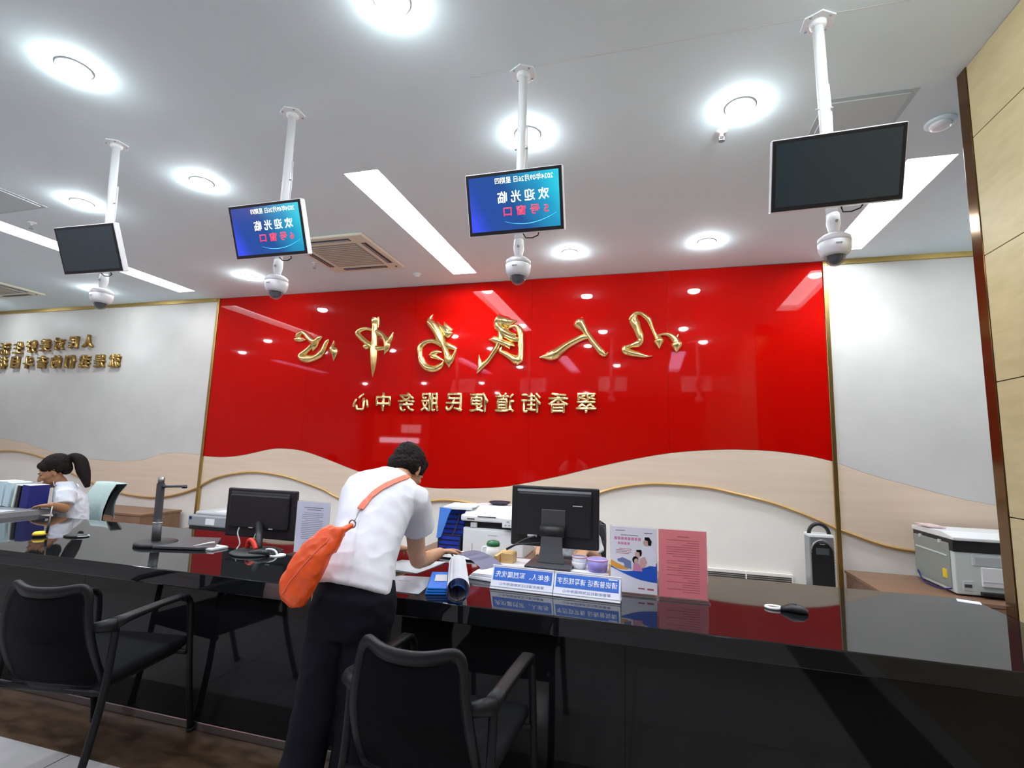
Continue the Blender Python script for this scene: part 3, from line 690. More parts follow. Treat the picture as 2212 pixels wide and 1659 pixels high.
B().tube(catmull([(-.12, -.03, -.09), (-.10, -.06, -.12), (-.02, -.12, -.165), (.08, -.24, -.186), (.26, -.23, -.187)]), .004, 7).build('cable', m_grey, ml, True)
B().tube(catmull([(.03, -.03, -.08), (.03, -.06, -.13), (.08, -.12, -.165), (.14, -.16, -.17)]), .004, 7).build('cable', m_grey, ml, True)
for x_ in (-.055, .095): B().box(x_, x_+.03, -.0245, -.0215, -.088, -.083).build('port_shine', m_lgrey, ml)
o = B().tube(catmull([(-2.175, 2.50, .768), (-2.14, 2.52, .792), (-2.11, 2.54, .790), (-2.09, 2.545, .775), (-2.08, 2.545, .750)]), .006, 8).build('white_cable', m_white, None, True); tag(o, 'short white cable dropping into the round counter grommet', 'cable')
t = thing('barcode_scanner', 'small black handheld device lying by the cable grommet', 'device', (-2.16, 2.50, CZ), R(20))
b_ = B(); b_.loft([((-.06, 0, .014), (0, .02, 0), (0, 0, .012)), ((0, 0, .02), (0, .03, 0), (0, 0, .02)), ((.05, 0, .017), (0, .026, 0), (0, 0, .015))], 16, 2.6); b_.build('body', m_dark, t, True)
B().box(.048, .054, -.018, .018, .008, .026).build('window', m_screenoff, t)

# document scanner
t = thing('document_scanner', 'black document camera with tall column, round foot and flat plate', 'scanner', (-2.93, 2.50, CZ))
B().lathe([(.115, 0), (.118, .01), (.112, .022), (.10, .026), (.001, .026)], (0, 0, 0), 36).build('round_foot', m_dark, t, True)
B().prism([(.03, -.02), (.09, -.10), (.36, -.03), (.42, .02), (.22, .27), (-.05, .20)], .004, .018, 'z').bevel(.002).build('flat_plate', m_dark2, t)
B().tube([(-.005, 0, .02), (-.010, .0, .13)], .025, 20).build('lower_sleeve', m_dark2, t, True)
B().tube([(-.010, 0, .13), (-.010, 0, .137)], .026, 20).build('ring', m_lgrey, t, True)
B().loft([((-.010, 0, .137), (.024, 0, 0), (0, .022, 0)), ((-.012, 0, .155), (.020, 0, 0), (0, .018, 0)), ((-.020, 0, .37), (.020, 0, 0), (0, .018, 0))], 20, 4).build('column', m_dark2, t)
B().tube([(-.020, 0, .37), (-.021, 0, .41)], .018, 20).build('column_cap', m_steel, t, True)
B().tube([(-.005, -.0, .353), (.03, -.0, .355), (.20, -.02, .366)], [.012, .008, .008], 10).build('arm', m_dark2, t, True)
B().lathe([(.014, 0), (.014, .012), (.001, .014)], (.19, -.02, .353), 14).build('camera_head', m_dark, t, True)
for k in range(3): B().tube([(-.038, 0, .128+k*.008), (-.055, .02, .126+k*.008)], .0015, 5).build('cable_turn', m_white, t)
# signature pad with pen and slips
t = thing('signature_pad', 'white signing pad with papers and a white pen beside the scanner plate', 'pad', (-2.56, 2.55, CZ), R(-8))
b_ = B().box(-.075, .075, -.055, .055, 0, .012); b_.bevel(.003); b_.build('pad', m_lgrey, t)
B().box(-.068, .070, -.048, .05, .0122, .014).build('paper_slip', m_paper, t)
B().prism([(-.05, -.03), (.05, -.04), (.06, .01), (-.02, .03)], .0142, .015, 'z').build('drawn_scribble', m_grey, t)
o = B().tube([(-2.645, 2.50, .775), (-2.585, 2.56, .790), (-2.565, 2.575, .792)], [.004, .005, .005], 8).build('pen', m_white, None, True); tag(o, 'white pen lying across the signing pad', 'pen')
# pen rest with thin rod
t = thing('desk_pen_stand', 'yellow and black disc with a thin upright pen on the left of the counter', 'pen stand', (-3.79, 2.41, CZ))
B().lathe([(.034, 0), (.036, .008), (.036, .012)], n=24).build('black_base', m_dark, t, True)
B().lathe([(.036, .012), (.036, .022), (.026, .032), (.001, .034)], n=24).build('yellow_top', m_yellow, t, True)
B().tube([(.03, .02, .022), (.034, .024, .09)], .007, 10).build('pen_grip', m_dark, t, True)
B().tube([(.034, .024, .09), (.036, .026, .19)], [.004, .003], 8).build('pen_barrel', m_lgrey, t, True)
t = thing('oval_case', 'small black oval case with thin white rim left of the scanner', 'case', (-3.60, 2.50, CZ), R(15))  # flat case added for a dark oval of unclear identity
b_ = B(); b_.lathe([(.075, 0), (.08, .006), (.06, .014), (.001, .017)], n=26, mtx=Matrix.Diagonal((1, .55, 1, 1))); b_.build('case_body', m_dark, t, True)
B().tube([(.08*math.cos(a), .044*math.sin(a), .008) for a in [R(20*k) for k in range(-3, 4)]], .002, 6).build('rim', m_white, t, True)

# printed notices in acrylic stands
def lines(bb, x0, x1, zt, n, dz, y, rnd, lw=.0022, slope=0):
    for k in range(n):
        a = x0+(rnd.random()*.25 if k % 4 == 0 else .0)*(x1-x0); b = x1-(rnd.random()*.3 if k % 4 == 3 else 0)*(x1-x0)
        bb.box(a, b, y-.0003, y, zt-k*dz-lw, zt-k*dz)
rnd = random.Random(3)
def stand(name, lab, w, h, loc, rz, paper, cat='sign'):
    t = thing(name, lab, cat, loc, rz)
    B().box(-w/2-.012, w/2+.008, -.045, .04, 0, .005).bevel(.002).build('acrylic_foot', m_acry, t)
    B().box(-w/2-.004, w/2+.004, .0015, .003, .005, h+.008).build('acrylic_sheet', m_acry, t)
    p = B().box(-w/2, w/2, -.0012, .0010, .010, h+.004).build('paper', paper, t)
    return t, p
t, p = stand('notice_stand', 'white printed notice with round stamp in a clear stand, left of the bent man', .222, .300, (-1.925, 2.625, CZ), R(0), m_paperb)
bb = B(); lines(bb, -.07, .07, .272, 1, .02, -.0013, rnd, .004); lines(bb, -.055, .055, .260, 1, .02, -.0013, rnd, .0035); lines(bb, -.072, .072, .240, 15, .0105, -.0013, rnd); bb.build('printed_lines', m_ink, p, kind='stuff')
bb = B(); bb.tube([(-.04+.016*math.cos(R(15*k)), -.0016, .055+.016*math.sin(R(15*k))) for k in range(25)], .0009, 5)
bb.box(-.046, -.034, -.002, -.0013, .052, .058); bb.box(-.058, -.022, -.0018, -.0013, .0545, .0555); bb.build('round_stamp', m_ink, p)
t, p = stand('poster_stand', 'family insurance style poster with blue and orange waves in a clear stand', .210, .300, (-.078, 2.49, CZ), 0, m_pwhite)
# figures and waves are flat print on the sheet
def flat(poly, m, nm, par, y=-.0015): return B().prism(poly, y-.0003, y).build(nm, m, par)
flat(dense([(-.1045, .125), (-.06, .105), (0, .108), (.05, .125), (.1045, .150)], 4)+[(.1045, .062)]+dense([(.1045, .062), (.03, .070), (-.04, .092), (-.1045, .118)], 4)[1:], m_pblue, 'printed_wave', p)
flat([(-.1045, .152), (-.07, .135), (-.02, .118), (-.03, .110), (-.075, .112), (-.1045, .124)], m_porange, 'printed_wave', p, -.0017)
def disc(cx, cz, r, m, nm, y, k=1.2): return flat([(cx+r*math.cos(R(30*i)), cz+r*k*math.sin(R(30*i))) for i in range(12)], m, nm, p, y)
flat([(.045, .135), (.02, .20), (.045, .222), (.075, .225), (.10, .19), (.102, .16), (.10, .135)], m_signw, 'printed_figure', p, -.0018)
disc(.056, .238, .013, m_skinposter, 'printed_face', -.0021); flat([(.05, .262), (.07, .263), (.082, .245), (.078, .225), (.066, .226), (.064, .246), (.05, .25)], m_hair, 'printed_hair', p, -.0023)
flat([(-.01, .115), (-.012, .15), (-.05, .165), (-.075, .155), (-.07, .145), (-.045, .14), (-.04, .12)], m_pgrey, 'printed_figure', p, -.0019)
disc(.018, .182, .013, m_skinposter, 'printed_face', -.0021); flat([(.012, .203), (.034, .205), (.038, .19), (.034, .175), (.028, .176), (.026, .192), (.012, .195)], m_hair, 'printed_hair', p, -.0023)
disc(.008, .157, .014, m_hair, 'printed_hair', -.0022); disc(.012, .152, .010, m_skinposter, 'printed_face', -.0025)
flat([(-.004, .108), (.0, .14), (.02, .143), (.036, .125), (.04, .108)], m_pmag, 'printed_figure', p, -.0024)
flat([(.022, .12), (.03, .165), (.05, .175), (.062, .15), (.05, .125)], m_skinposter, 'printed_figure', p, -.0020)
bb = B(); lines(bb, -.085, -.04, .288, 1, .01, -.0013, rnd, .003); lines(bb, .035, .085, .282, 1, .01, -.0013, rnd, .004); lines(bb, -.07, .02, .268, 1, .02, -.0013, rnd, .003); bb.build('printed_lines', m_ink, p)
bb = B(); 
for k in range(8): bb.box(-.088+k*.0155, -.088+k*.0155+.012, -.0016, -.0013, .244, .257)
for k in range(4): bb.box(-.072+k*.0145, -.072+k*.0145+.011, -.0016, -.0013, .223, .234)
bb.build('printed_title', m_pmag, p, kind='stuff')
bb = B(); lines(bb, -.08, -.01, .205, 4, .007, -.0013, rnd, .002); lines(bb, .015, .05, .035, 1, .02, -.0013, rnd, .006); lines(bb, .06, .09, .035, 1, .02, -.0013, rnd, .008); bb.build('printed_lines', m_pinkink, p)
t, p = stand('notice_stand', 'pink printed notice in a clear stand, right of the family poster', .208, .302, (.138, 2.485, CZ), R(2), m_pink)
bb = B(); lines(bb, -.03, .03, .278, 1, .02, -.0013, rnd, .004)
for k in range(23): 
    a = rnd.choice([-.07, -.045, -.02, .0, .02]) if k % 3 else -.07
    bb.box(a, .072, -.0016, -.0013, .262-k*.0102-.0024, .262-k*.0102)
bb.build('printed_lines', m_pinkink, p, kind='stuff')

# the two tent signs
def tent(lab, loc, rz, line1, line2, w1, x1=0, small=False):
    t = thing('tent_sign', lab, 'sign', loc, rz, 'blue and white tent signs on the counter')
    w, h, d = .298, .098, .045
    th = math.atan2(d, h)
    def face(y, z): return (y, z)
    b_ = B(); b_.prism([(-.045, 0), (-.042, .0), (.002, h), (.0, h+.002)], -w/2, w/2, 'x'); b_.prism([(.045, 0), (.042, .0), (-.002, h), (.0, h+.002)], -w/2, w/2, 'x'); b_.box(-w/2, w/2, -.046, .046, 0, .0025)
    b_.build('body', m_signw, t)
    pv = bpy.data.objects.new('front_face', None)
    mtx = Matrix.Translation((0, -.0445, .001)) @ Matrix.Rotation(-th, 4, 'X')
    H = math.hypot(.044, h)
    def put(o): o.data.transform(mtx); return o
    pf = put(B().box(-w/2+.004, w/2-.004, -.0022, -.0008, .004, H-.003).build('print', m_signw, t))
    put(B().box(-w/2+.008, w/2-.008, -.0030, -.0021, .040, H-.010).build('blue_field', m_blue, pf))
    put(text('sign_text', line1, .030, m_signw, pf, (x1, -.0031, .068), .0004, .012, width=w1))
    put(text('sign_text', line2, .014, m_pgrey, pf, (.0, -.0023, .026), .0003, .005, width=.215))
    if small: put(B().box(.095, .135, -.0033, -.0029, .090, .095).build('small_print', m_signw, pf))
    put(B().box(-w/2, w/2, -.005, .0, H-.004, H+.001).build('top_rail', m_whitem, t)); put(B().box(-w/2, w/2, -.006, .0, .0, .005).build('bottom_rail', m_whitem, t))
    put(B().box(-w/2, w/2, -.0045, .0, .009, .012).build('bottom_rail', m_grey, t))
tent('blue and white tent sign reading 老年人、军烈属优先, left of the pair', (-.578, 2.385, CZ), R(-1.5), '老年人、军烈属优先', '翠香街道社区党群服务中心', .262)
tent('blue and white tent sign reading 请说普通话 请写规范字, right of the pair', (-.277, 2.375, CZ), R(-1.5), '请说普通话 请写规范字', '翠香街道社区党群服务中心', .268, 0, True)

# riser under the monitor with wooden ends
t = thing('monitor_riser', 'white desk riser with pale wood end panels under the right monitor', 'riser', (0, 0, 0))
B().box(-.825, -.21, 2.78, 2.98, CZ+.002, CZ+.014).bevel(.002).build('shelf', m_white, t)
B().box(-.840, -.822, 2.76, 2.99, CZ, CZ+.062).bevel(.002).build('end_panel', m_blond, t)
B().box(-.213, -.195, 2.76, 2.99, CZ, CZ+.072).bevel(.002).build('end_panel', m_blond, t)
t = thing('wooden_box', 'small pale wood box left of the right monitor stand', 'box', (-.80, 2.86, CZ+.014))
b_ = B().box(-.018, .055, -.045, .045, 0, .055); b_.bevel(.002); b_.build('box_body', m_blond, t)
B().box(-.012, .049, -.038, .038, .0552, .058).build('box_lid', m_blond, t)
def cup(lab, loc, r, h, m1, m2, fill=None):
    t = thing('cup', lab, 'cup', loc)
    B().lathe([(r*.85, 0), (r*.97, h*.25), (r, h), (r*.9, h), (r*.86, h*.3), (.001, h*.2)], n=30).build('body', m1, t, True)
    B().tube([(r*.97*math.cos(R(15*k)), r*.97*math.sin(R(15*k)), h) for k in range(25)], .004, 8).build('rim', m2, t, True)
    if fill: B().lathe([(r*.86, h*.75), (.001, h*.76)], n=24).build('contents', fill, t, True)
    return t
cup('grey and white round cup right of the monitor stand', (-.380, 2.865, CZ+.014), .040, .062, m_lgrey, m_pinklid, m_dark2)
B().lathe([(.042, .012), (.0425, .034), (.041, .036)], n=30).build('white_band', m_white, bpy.data.objects['cup'], True)
cup('lavender plastic bowl with pink rim, rightmost on the riser', (-.278, 2.835, CZ+.014), .055, .062, m_lav, m_pinklid)
t = thing('mug', 'white ceramic mug with green lid in front of the white printer', 'mug', (-.915, 2.985, CZ))
B().lathe([(.040, 0), (.044, .006), (.038, .075), (.034, .075), (.036, .01), (.001, .008)], n=30).build('body', m_cup, t, True)
B().lathe([(.040, .073), (.041, .085), (.034, .098), (.012, .104), (.001, .105)], n=30).build('lid', m_greenlid, t, True)
B().tube(catmull([(-.040, 0, .062), (-.062, -.002, .060), (-.068, -.002, .038), (-.060, -.001, .018), (-.042, 0, .014)]), .006, 10).build('handle', m_cup, t, True)

# printers
t = thing('multifunction_printer', 'white multifunction printer behind the right monitor', 'printer', (-1.4325, 4.905, .4155)); t.scale = (1.5, 1.5, 1.5)
b_ = B().box(-.20, .20, -.17, .20, 0, .165); b_.bevel(.006, 2); b_.build('body', m_lgrey, t)
B().box(-.195, .195, -.176, -.168, .008, .155).bevel(.002).build('front_cover', m_white, t)
B().box(-.195, .195, -.15, .19, .165, .205).build('output_bay', m_dark, t)
B().box(-.15, -.11, -.172, -.150, .168, .198).build('bay_support', m_lgrey, t); B().box(.12, .17, -.172, -.150, .165, .19).build('bay_support', m_lgrey, t)
b_ = B().box(-.215, .215, -.185, .19, .205, .245); b_.bevel(.010, 2); b_.build('scanner_unit', m_white, t)
b_ = B(); b_.prism([(-.16, .245), (.19, .245), (.19, .285), (.0, .290), (-.14, .262)], -.20, .20, 'x'); b_.bevel(.006); b_.build('document_lid', m_white, t)
B().box(.07, .19, -.215, -.182, .185, .24).bevel(.004).build('control_panel', m_white, t)
for k in range(4): B().box(.088+k*.024, .098+k*.024, -.218, -.214, .197, .204).build('button', m_grey, t)
B().tube([(.10, -.216, .224), (.115, -.216, .224)], .004, 8).build('dial', m_grey, t)
B().box(-.17, -.12, -.187, -.184, .218, .224).build('slot', m_dark, t); B().box(-.10, .02, -.188, -.183, .236, .241).build('slot', m_dark2, t)
B().box(-.03, .03, -.1775, -.1755, .125, .128).build('maker_lettering', m_grey, t); B().box(-.135, -.131, -.1775, -.1755, .02, .07).build('level_window', m_grey, t)
t = thing('small_printer', 'grey printer at the left, beside the left monitor', 'printer', (-4.755, 4.905, .381)); t.scale = (1.5, 1.5, 1.5)
b_ = B().box(-.20, .20, -.16, .16, .045, .125); b_.bevel(.010, 2); b_.build('body', m_grey, t)
B().box(-.195, .195, -.15, .155, .0, .046).bevel(.003).build('base', m_dark2, t); B().box(-.16, .16, -.175, -.145, .006, .040).build('output_slot', m_dark, t)
b_ = B().box(-.17, .19, -.13, .15, .124, .150); b_.bevel(.010, 2); b_.build('top_lid', m_lgrey, t)
B().box(-.03, .05, -.164, -.158, .062, .105).build('paper_sticker', m_paper, t); B().box(-.185, -.165, -.165, -.158, .095, .115).build('blue_button', m_navy, t)
B().box(-.02, .16, -.10, .08, .150, .153).build('paper_on_top', m_paper, t)
# file tray tower
t = thing('file_tray', 'blue and black wire file rack full of blue files, left of white printer', 'file rack', (-1.868, 4.80, .4155)); t.scale = (1.5, 1.5, 1.5)
sidep = [(-.105, 0), (.10, 0), (.10, .265), (.06, .265), (.03, .25), (-.02, .15), (-.05, .10), (-.105, .085)]
for x_ in (-.078, .070): B().prism([(a, b) for a, b in sidep], x_, x_+.007, 'x').build('rack_side', m_dtray, t)
for k in range(8): 
    z_ = .02+k*.030; y0 = -.10 if z_ < .09 else (-.05+(z_-.09)*.35)
    B().box(-.071, .070, y0, .095, z_, z_+.022).build('file', m_royal, t)
    B().box(-.072, .071, y0-.002, .095, z_+.023, z_+.027).build('tray_wire', m_dtray, t)
B().tube([(-.04, -.112, .01), (.02, -.06, .13), (.035, -.02, .24)], .004, 6).build('diagonal_wire', m_dtray, t)
o = B().prism([(-.08, .085), (-.065, .28), (.015, .275), (-.005, .23), (-.035, .14), (-.05, .095)], -.115, -.108).build('blue_folder', m_sky, None)
o.location = (-1.875, 4.80, .4155); o.scale = (1.5, 1.5, 1.5); tag(o, 'light blue plastic folder standing in the file rack', 'folder')
o = B().box(-.09, .10, -.10, .10, 0, .014).box(-.07, .12, -.09, .105, .015, .022).build('paper_stack', m_paper, None); o.location = (-1.83, 4.815, .820); o.scale = (1.5, 1.5, 1.5); o.rotation_euler = (0, 0, .1); tag(o, 'loose white papers lying on top of the file rack', 'papers')
# papers, roll, blue folders on the counter
def sheet(lab, pts, z, m=m_paper, curl=.0, nm='paper_sheet'):
    pts = [Vector((*p, z)) for p in pts]; n = 8
    bm = bmesh.new(); g = []
    for i in range(n+1):
        row = []
        for j in range(n+1):
            u_, v_ = i/n, j/n
            p = pts[0].lerp(pts[1], u_).lerp(pts[3].lerp(pts[2], u_), v_)
            p.z += .0012+curl*(max(0, u_-.6)**2)*3+.0012*math.sin(u_*5+v_*3)
            row.append(bm.verts.new(p))
        g.append(row)
    for i in range(n):
        for j in range(n): bm.faces.new((g[i][j], g[i+1][j], g[i+1][j+1], g[i][j+1]))
    r_ = bmesh.ops.solidify(bm, geom=bm.faces[:], thickness=.0006)
    me = bpy.data.meshes.new(nm); bm.to_mesh(me); bm.free()
    o = link(nm, me, m, None, True)
    tag(o, lab, 'paper'); return o
s1 = sheet('white form on the counter nearest to the bent man', [(-1.33, 2.13), (-1.22, 2.40), (-1.03, 2.42), (-.99, 2.13)], CZ+.001)
B().box(-1.18, -1.12, 2.30, 2.302, CZ+.0045, CZ+.005).build('printed_line', m_ink, s1)
sheet('white form on the counter under the bent man\'s elbow', [(-1.40, 2.50), (-1.38, 2.72), (-1.12, 2.76), (-1.16, 2.46)], CZ+.002)
sheet('small white slip beyond the bent man\'s right hand', [(-1.20, 2.92), (-1.22, 3.0), (-1.02, 3.02), (-1.02, 2.88)], CZ+.003, curl=.03)
for k, (dx, dy, dz_) in enumerate(((0, 0, 0), (.02, .015, .007), (-.01, .03, .014))):
    o = B().box(-.12, .12, -.045, .045, 0, .006).bevel(.0015).build('paper_pad', m_paper, None); o.location = (-1.09+dx, 2.90+dy, CZ+.004+dz_+.002); o.rotation_euler = (0, 0, .12*k-.1)
    tag(o, ['lowest white pad of the pile beyond the bent man\'s hand', 'middle white pad of the pile beyond the bent man\'s hand', 'top white pad of the pile beyond the bent man\'s hand'][k], 'papers', 'white pads beyond the hand')
# rolled sheets
def spiral(lab, p0, p1, r0, turns, m, nm='paper_roll', start=0):
    p0, p1 = Vector(p0), Vector(p1); d = (p1-p0).normalized(); u_ = d.cross(Vector((0, 0, 1))).normalized(); w_ = u_.cross(d)
    bm = bmesh.new(); n = int(26*turns); A, Bv = [], []
    for i in range(n+1):
        a = start+2*math.pi*turns*i/n; r = r0*(1-.20*i/n/1.0*(turns/1.4))
        off = u_*(math.cos(a)*r)+w_*(math.sin(a)*r)
        A.append(bm.verts.new(p0+off)); Bv.append(bm.verts.new(p1+off*.9))
    for i in range(n): bm.faces.new((A[i], A[i+1], Bv[i+1], Bv[i]))
    bmesh.ops.solidify(bm, geom=bm.faces[:], thickness=.0012)
    me = bpy.data.meshes.new(nm); bm.to_mesh(me); bm.free()
    return tag(link(nm, me, m, None, True), lab, 'paper roll')
spiral('thick white paper roll pointing at the camera on the counter', (-.775, 2.050, CZ+.062), (-.955, 2.50, CZ+.062), .053, 1.45, m_paper, start=R(200))
spiral('blue sheet rolled inside and under the white paper roll', (-.777, 2.045, CZ+.044), (-.95, 2.48, CZ+.044), .041, .95, m_cyan, start=R(150))
def arch(lab, p0, p1, w, h, m, nm):
    p0, p1 = Vector(p0), Vector(p1); d = (p1-p0); s_ = d.cross(Vector((0, 0, 1))).normalized()*w/2
    bm = bmesh.new(); L_, Rr = [], []
    for i in range(13):
        t_ = i/12; c_ = p0+d*t_+Vector((0, 0, h*math.sin(math.pi*t_)**.8 if 0 < t_ < 1 else 0)); L_.append(bm.verts.new(c_-s_)); Rr.append(bm.verts.new(c_+s_))
    for i in range(12): bm.faces.new((L_[i], L_[i+1], Rr[i+1], Rr[i]))
    bmesh.ops.solidify(bm, geom=bm.faces[:], thickness=.0012)
    me = bpy.data.meshes.new(nm); bm.to_mesh(me); bm.free()
    return tag(link(nm, me, m, None, True), lab, 'booklet')
arch('bent open booklet leaning over the paper roll', (-1.02, 2.735, CZ+.072), (-.80, 2.61, CZ+.034), .15, .02, mat('booklet_sheen', (.35, .38, .55), .25), 'open_booklet')
for k in range(4):
    o = B().box(-.07, .07, -.10, .10, 0, .007).bevel(.0015).build('booklet', m_paper if k % 2 else m_lgrey, None); o.location = (-.80+.004*k, 2.56+.004*k, CZ+.0012+.0078*k); o.rotation_euler = (0, 0, R(-12+3*k))
    tag(o, ['bottom', 'second', 'third', 'top'][k]+' booklet of the small pile between roll and tent signs', 'booklet', 'booklets beside the roll')
t = thing('plastic_wallet', 'shiny bright blue plastic wallet on the counter left of the roll', 'folder', (-.955, 2.30, CZ), R(20))
for k in range(3):
    b_ = B().box(-.062+.004*k, .062-.002*k, -.155, .155-.01*k, .001+.011*k, .010+.011*k); b_.bevel(.003, 2); b_.build('wallet_leaf', m_cyan, t)
B().box(-.03, .03, -.05, .07, .0335, .0345).build('label', m_lgrey, t)
# mouse-like device at the right
t = thing('computer_mouse', 'black computer mouse on the red-reflecting part of the counter', 'mouse', (.585, 2.48, CZ), R(-15))
b_ = B(); b_.loft([((-.05, 0, .008), (0, .022, 0), (0, 0, .008)), ((-.01, 0, .017), (0, .031, 0), (0, 0, .017)), ((.03, 0, .015), (0, .029, 0), (0, 0, .015)), ((.052, 0, .008), (0, .018, 0), (0, 0, .008))], 18, 2.6); b_.build('shell', m_dark, t, True)
B().tube([(-.005, 0, .034), (.010, 0, .034)], .004, 8).build('wheel', m_dark2, t)
o = B().tube([(.512+.032*math.cos(R(15*k)), 2.505+.022*math.sin(R(15*k)), CZ+.006) for k in range(25)], .006, 8).build('cable_ring', m_white, None, True); tag(o, 'small white ring lying against the black mouse', 'ring')

# ================================================================ BEHIND THE COUNTER
t = thing('tower_heater', 'black and silver tower heater with round handle against the cream wall', 'heater', (1.418, 5.08, 0))
b_ = B().box(-.095, .095, -.07, .09, .03, .755); b_.bevel(.012, 2); b_.build('body', mat('heater_silver', (.34, .35, .37), .35, .6), t)
B().lathe([(.13, 0), (.13, .02), (.09, .035), (.001, .035)], n=30).build('foot', m_dark, t, True)
arc = [(-.084, .04)]+[(.084*math.cos(a), .60+.10*math.sin(a)) for a in [R(180-12*k) for k in range(16)]]+[(.084, .04)]
B().prism(arc, -.080, -.068).build('black_front', mat('heater_black', (.012, .011, .012), .3), t)
arc2 = [(.084*math.cos(a), .61+.108*math.sin(a)) for a in [R(180-10*k) for k in range(19)]]
B().tube([(x_, -.071, z_) for x_, z_ in arc2], .010, 8).build('silver_arch', m_steel, t, True)
B().box(-.099, .093, -.078, .09, .742, .765).bevel(.004).build('silver_rim', m_white, t)
B().tube([(-.078*math.cos(R(10*k)), 0, .762+.085*math.sin(R(10*k))) for k in range(19)], .016, 12).build('handle', m_dark, t, True)
B().box(-.02, .02, -.082, -.079, .685, .690).build('maker_lettering', m_grey, t)
g_ = B()
for k in range(26): g_.box(.094, .098, -.055, .075, .08+k*.025, .09+k*.025)
g_.build('side_slats', m_dark2, t, kind='stuff')
B().box(-.05, .05, -.0815, -.079, .60, .655).build('control_marks', m_dark2, t)

t = thing('copier', 'pale grey photocopier with black band and open side on the brown cabinet', 'copier', (2.197, 4.657, .4346)); t.scale = (1.46, 1.46, 1.46)
W_, D_, H_ = .56, .40, .30
b_ = B().box(0, W_, 0, D_, .008, .262); b_.bevel(.006, 2); b_.build('body', m_copw, t)
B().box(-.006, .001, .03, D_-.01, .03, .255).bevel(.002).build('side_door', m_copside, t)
B().box(-.009, -.004, .05, D_-.03, .185, .192).build('door_step', m_copw, t)
B().box(-.004, W_, -.006, D_, .218, .276).bevel(.003).build('black_band', m_dark, t)
b_ = B(); b_.prism([(-.02, .276), (D_+.01, .276), (D_+.01, .300), (.10, .310), (-.02, .292)], -.006, W_, 'x'); b_.bevel(.004); b_.build('scanner_lid', m_white, t)
B().box(-.0085, -.005, .06, .10, .07, .115).bevel(.001).build('yellow_label', m_yellow, t)
B().box(.075, .42, -.006, .001, .155, .21).bevel(.002).build('front_recess', m_copw, t)
for k in range(7): B().box(.085, .19, -.008, -.005, .160+k*.006, .163+k*.006).build('vent_line', m_lgrey, t)
B().box(.21, .42, -.008, -.005, .17, .18).build('paper_slot', m_dark2, t)
B().box(.11, .50, -.012, .001, .055, .150).bevel(.003).build('front_door', m_white, t); B().box(.11, .50, -.014, -.010, .078, .082).build('door_groove', m_lgrey, t)
B().box(.03, .07, -.004, .001, .03, .075).build('warning_label', m_lgrey, t); B().box(.035, .065, -.006, -.003, .045, .06).build('warning_mark', m_dark2, t)
B().box(.10, .50, -.03, .0, .012, .030).bevel(.003).build('tray_handle', m_dark, t)
B().tube(catmull([(-.01, .36, .05), (-.03, .25, .012), (-.02, .12, .008), (-.015, .05, .02), (-.01, .02, .03)]), .004, 6).build('power_cable', m_navy, t, True)
for y_ in (.10, .30): B().box(-.012, -.003, y_, y_+.02, .245, .262).build('hinge_pin', m_lgrey, t)
B().box(-.01, .07, .20, .36, .311, .318).build('pink_slip', mat('pale_pink_plastic', (.72, .55, .55), .5), t)
o = B().box(0, .085, 0, .05, 0, .004).build('paper_sheet', m_paper, None); o.location = (1.395, 2.955, CZ+.001); o.rotation_euler = (0, 0, R(-20)); tag(o, 'white papers at the right end of the counter under the copier', 'paper')

# folders on the clerk's desk
fz = .80
def folder(x_, y_, w, h, d, m, lab, tilt=0, rz=0):
    o = B().box(-w/2, w/2, -d/2, d/2, 0, h).bevel(.003).build('binder', m, None); o.location = (x_, y_, fz+.003); o.rotation_euler = (0, tilt, rz); tag(o, lab, 'folder'); 
    pg = B().box(-w/2+.006, w/2-.006, -d/2+.004, d/2-.004, h-.004, h+.002).build('page_edges', m_paper, o); return o
m_bl2 = mat('pale_blue_file', (.52, .66, .72), .5)
folder(-5.49, 3.12, .07, .15, .15, m_navy, 'low dark blue binder at the left edge of the picture', -.08)
folder(-5.36, 3.12, .13, .205, .15, m_bl2, 'thick pale blue binder second from the left edge', .0)
folder(-5.245, 3.12, .07, .20, .15, m_bl2, 'narrower pale blue binder leaning beside the thick pale blue one', .10)
folder(-5.16, 3.12, .022, .185, .15, mat('pale_green_file', (.62, .70, .62), .5), 'thin pale green binder on the desk of the seated clerk', .10)
folder(-5.115, 3.12, .035, .18, .15, m_dark, 'black binder between green and navy ones on the clerk\'s desk', .06)
folder(-5.03, 3.12, .09, .185, .15, m_navy, 'navy binder nearest to the seated clerk', .04)
for k, pts in enumerate(([(-5.35, 2.60), (-5.33, 2.84), (-5.00, 2.86), (-4.98, 2.60)], [(-5.12, 2.66), (-5.10, 2.90), (-4.87, 2.92), (-4.86, 2.68)])):
    sheet(['white paper at the left edge of the clerk\'s desk', 'white paper under the clerk\'s hand'][k], pts, .801+.003*k)

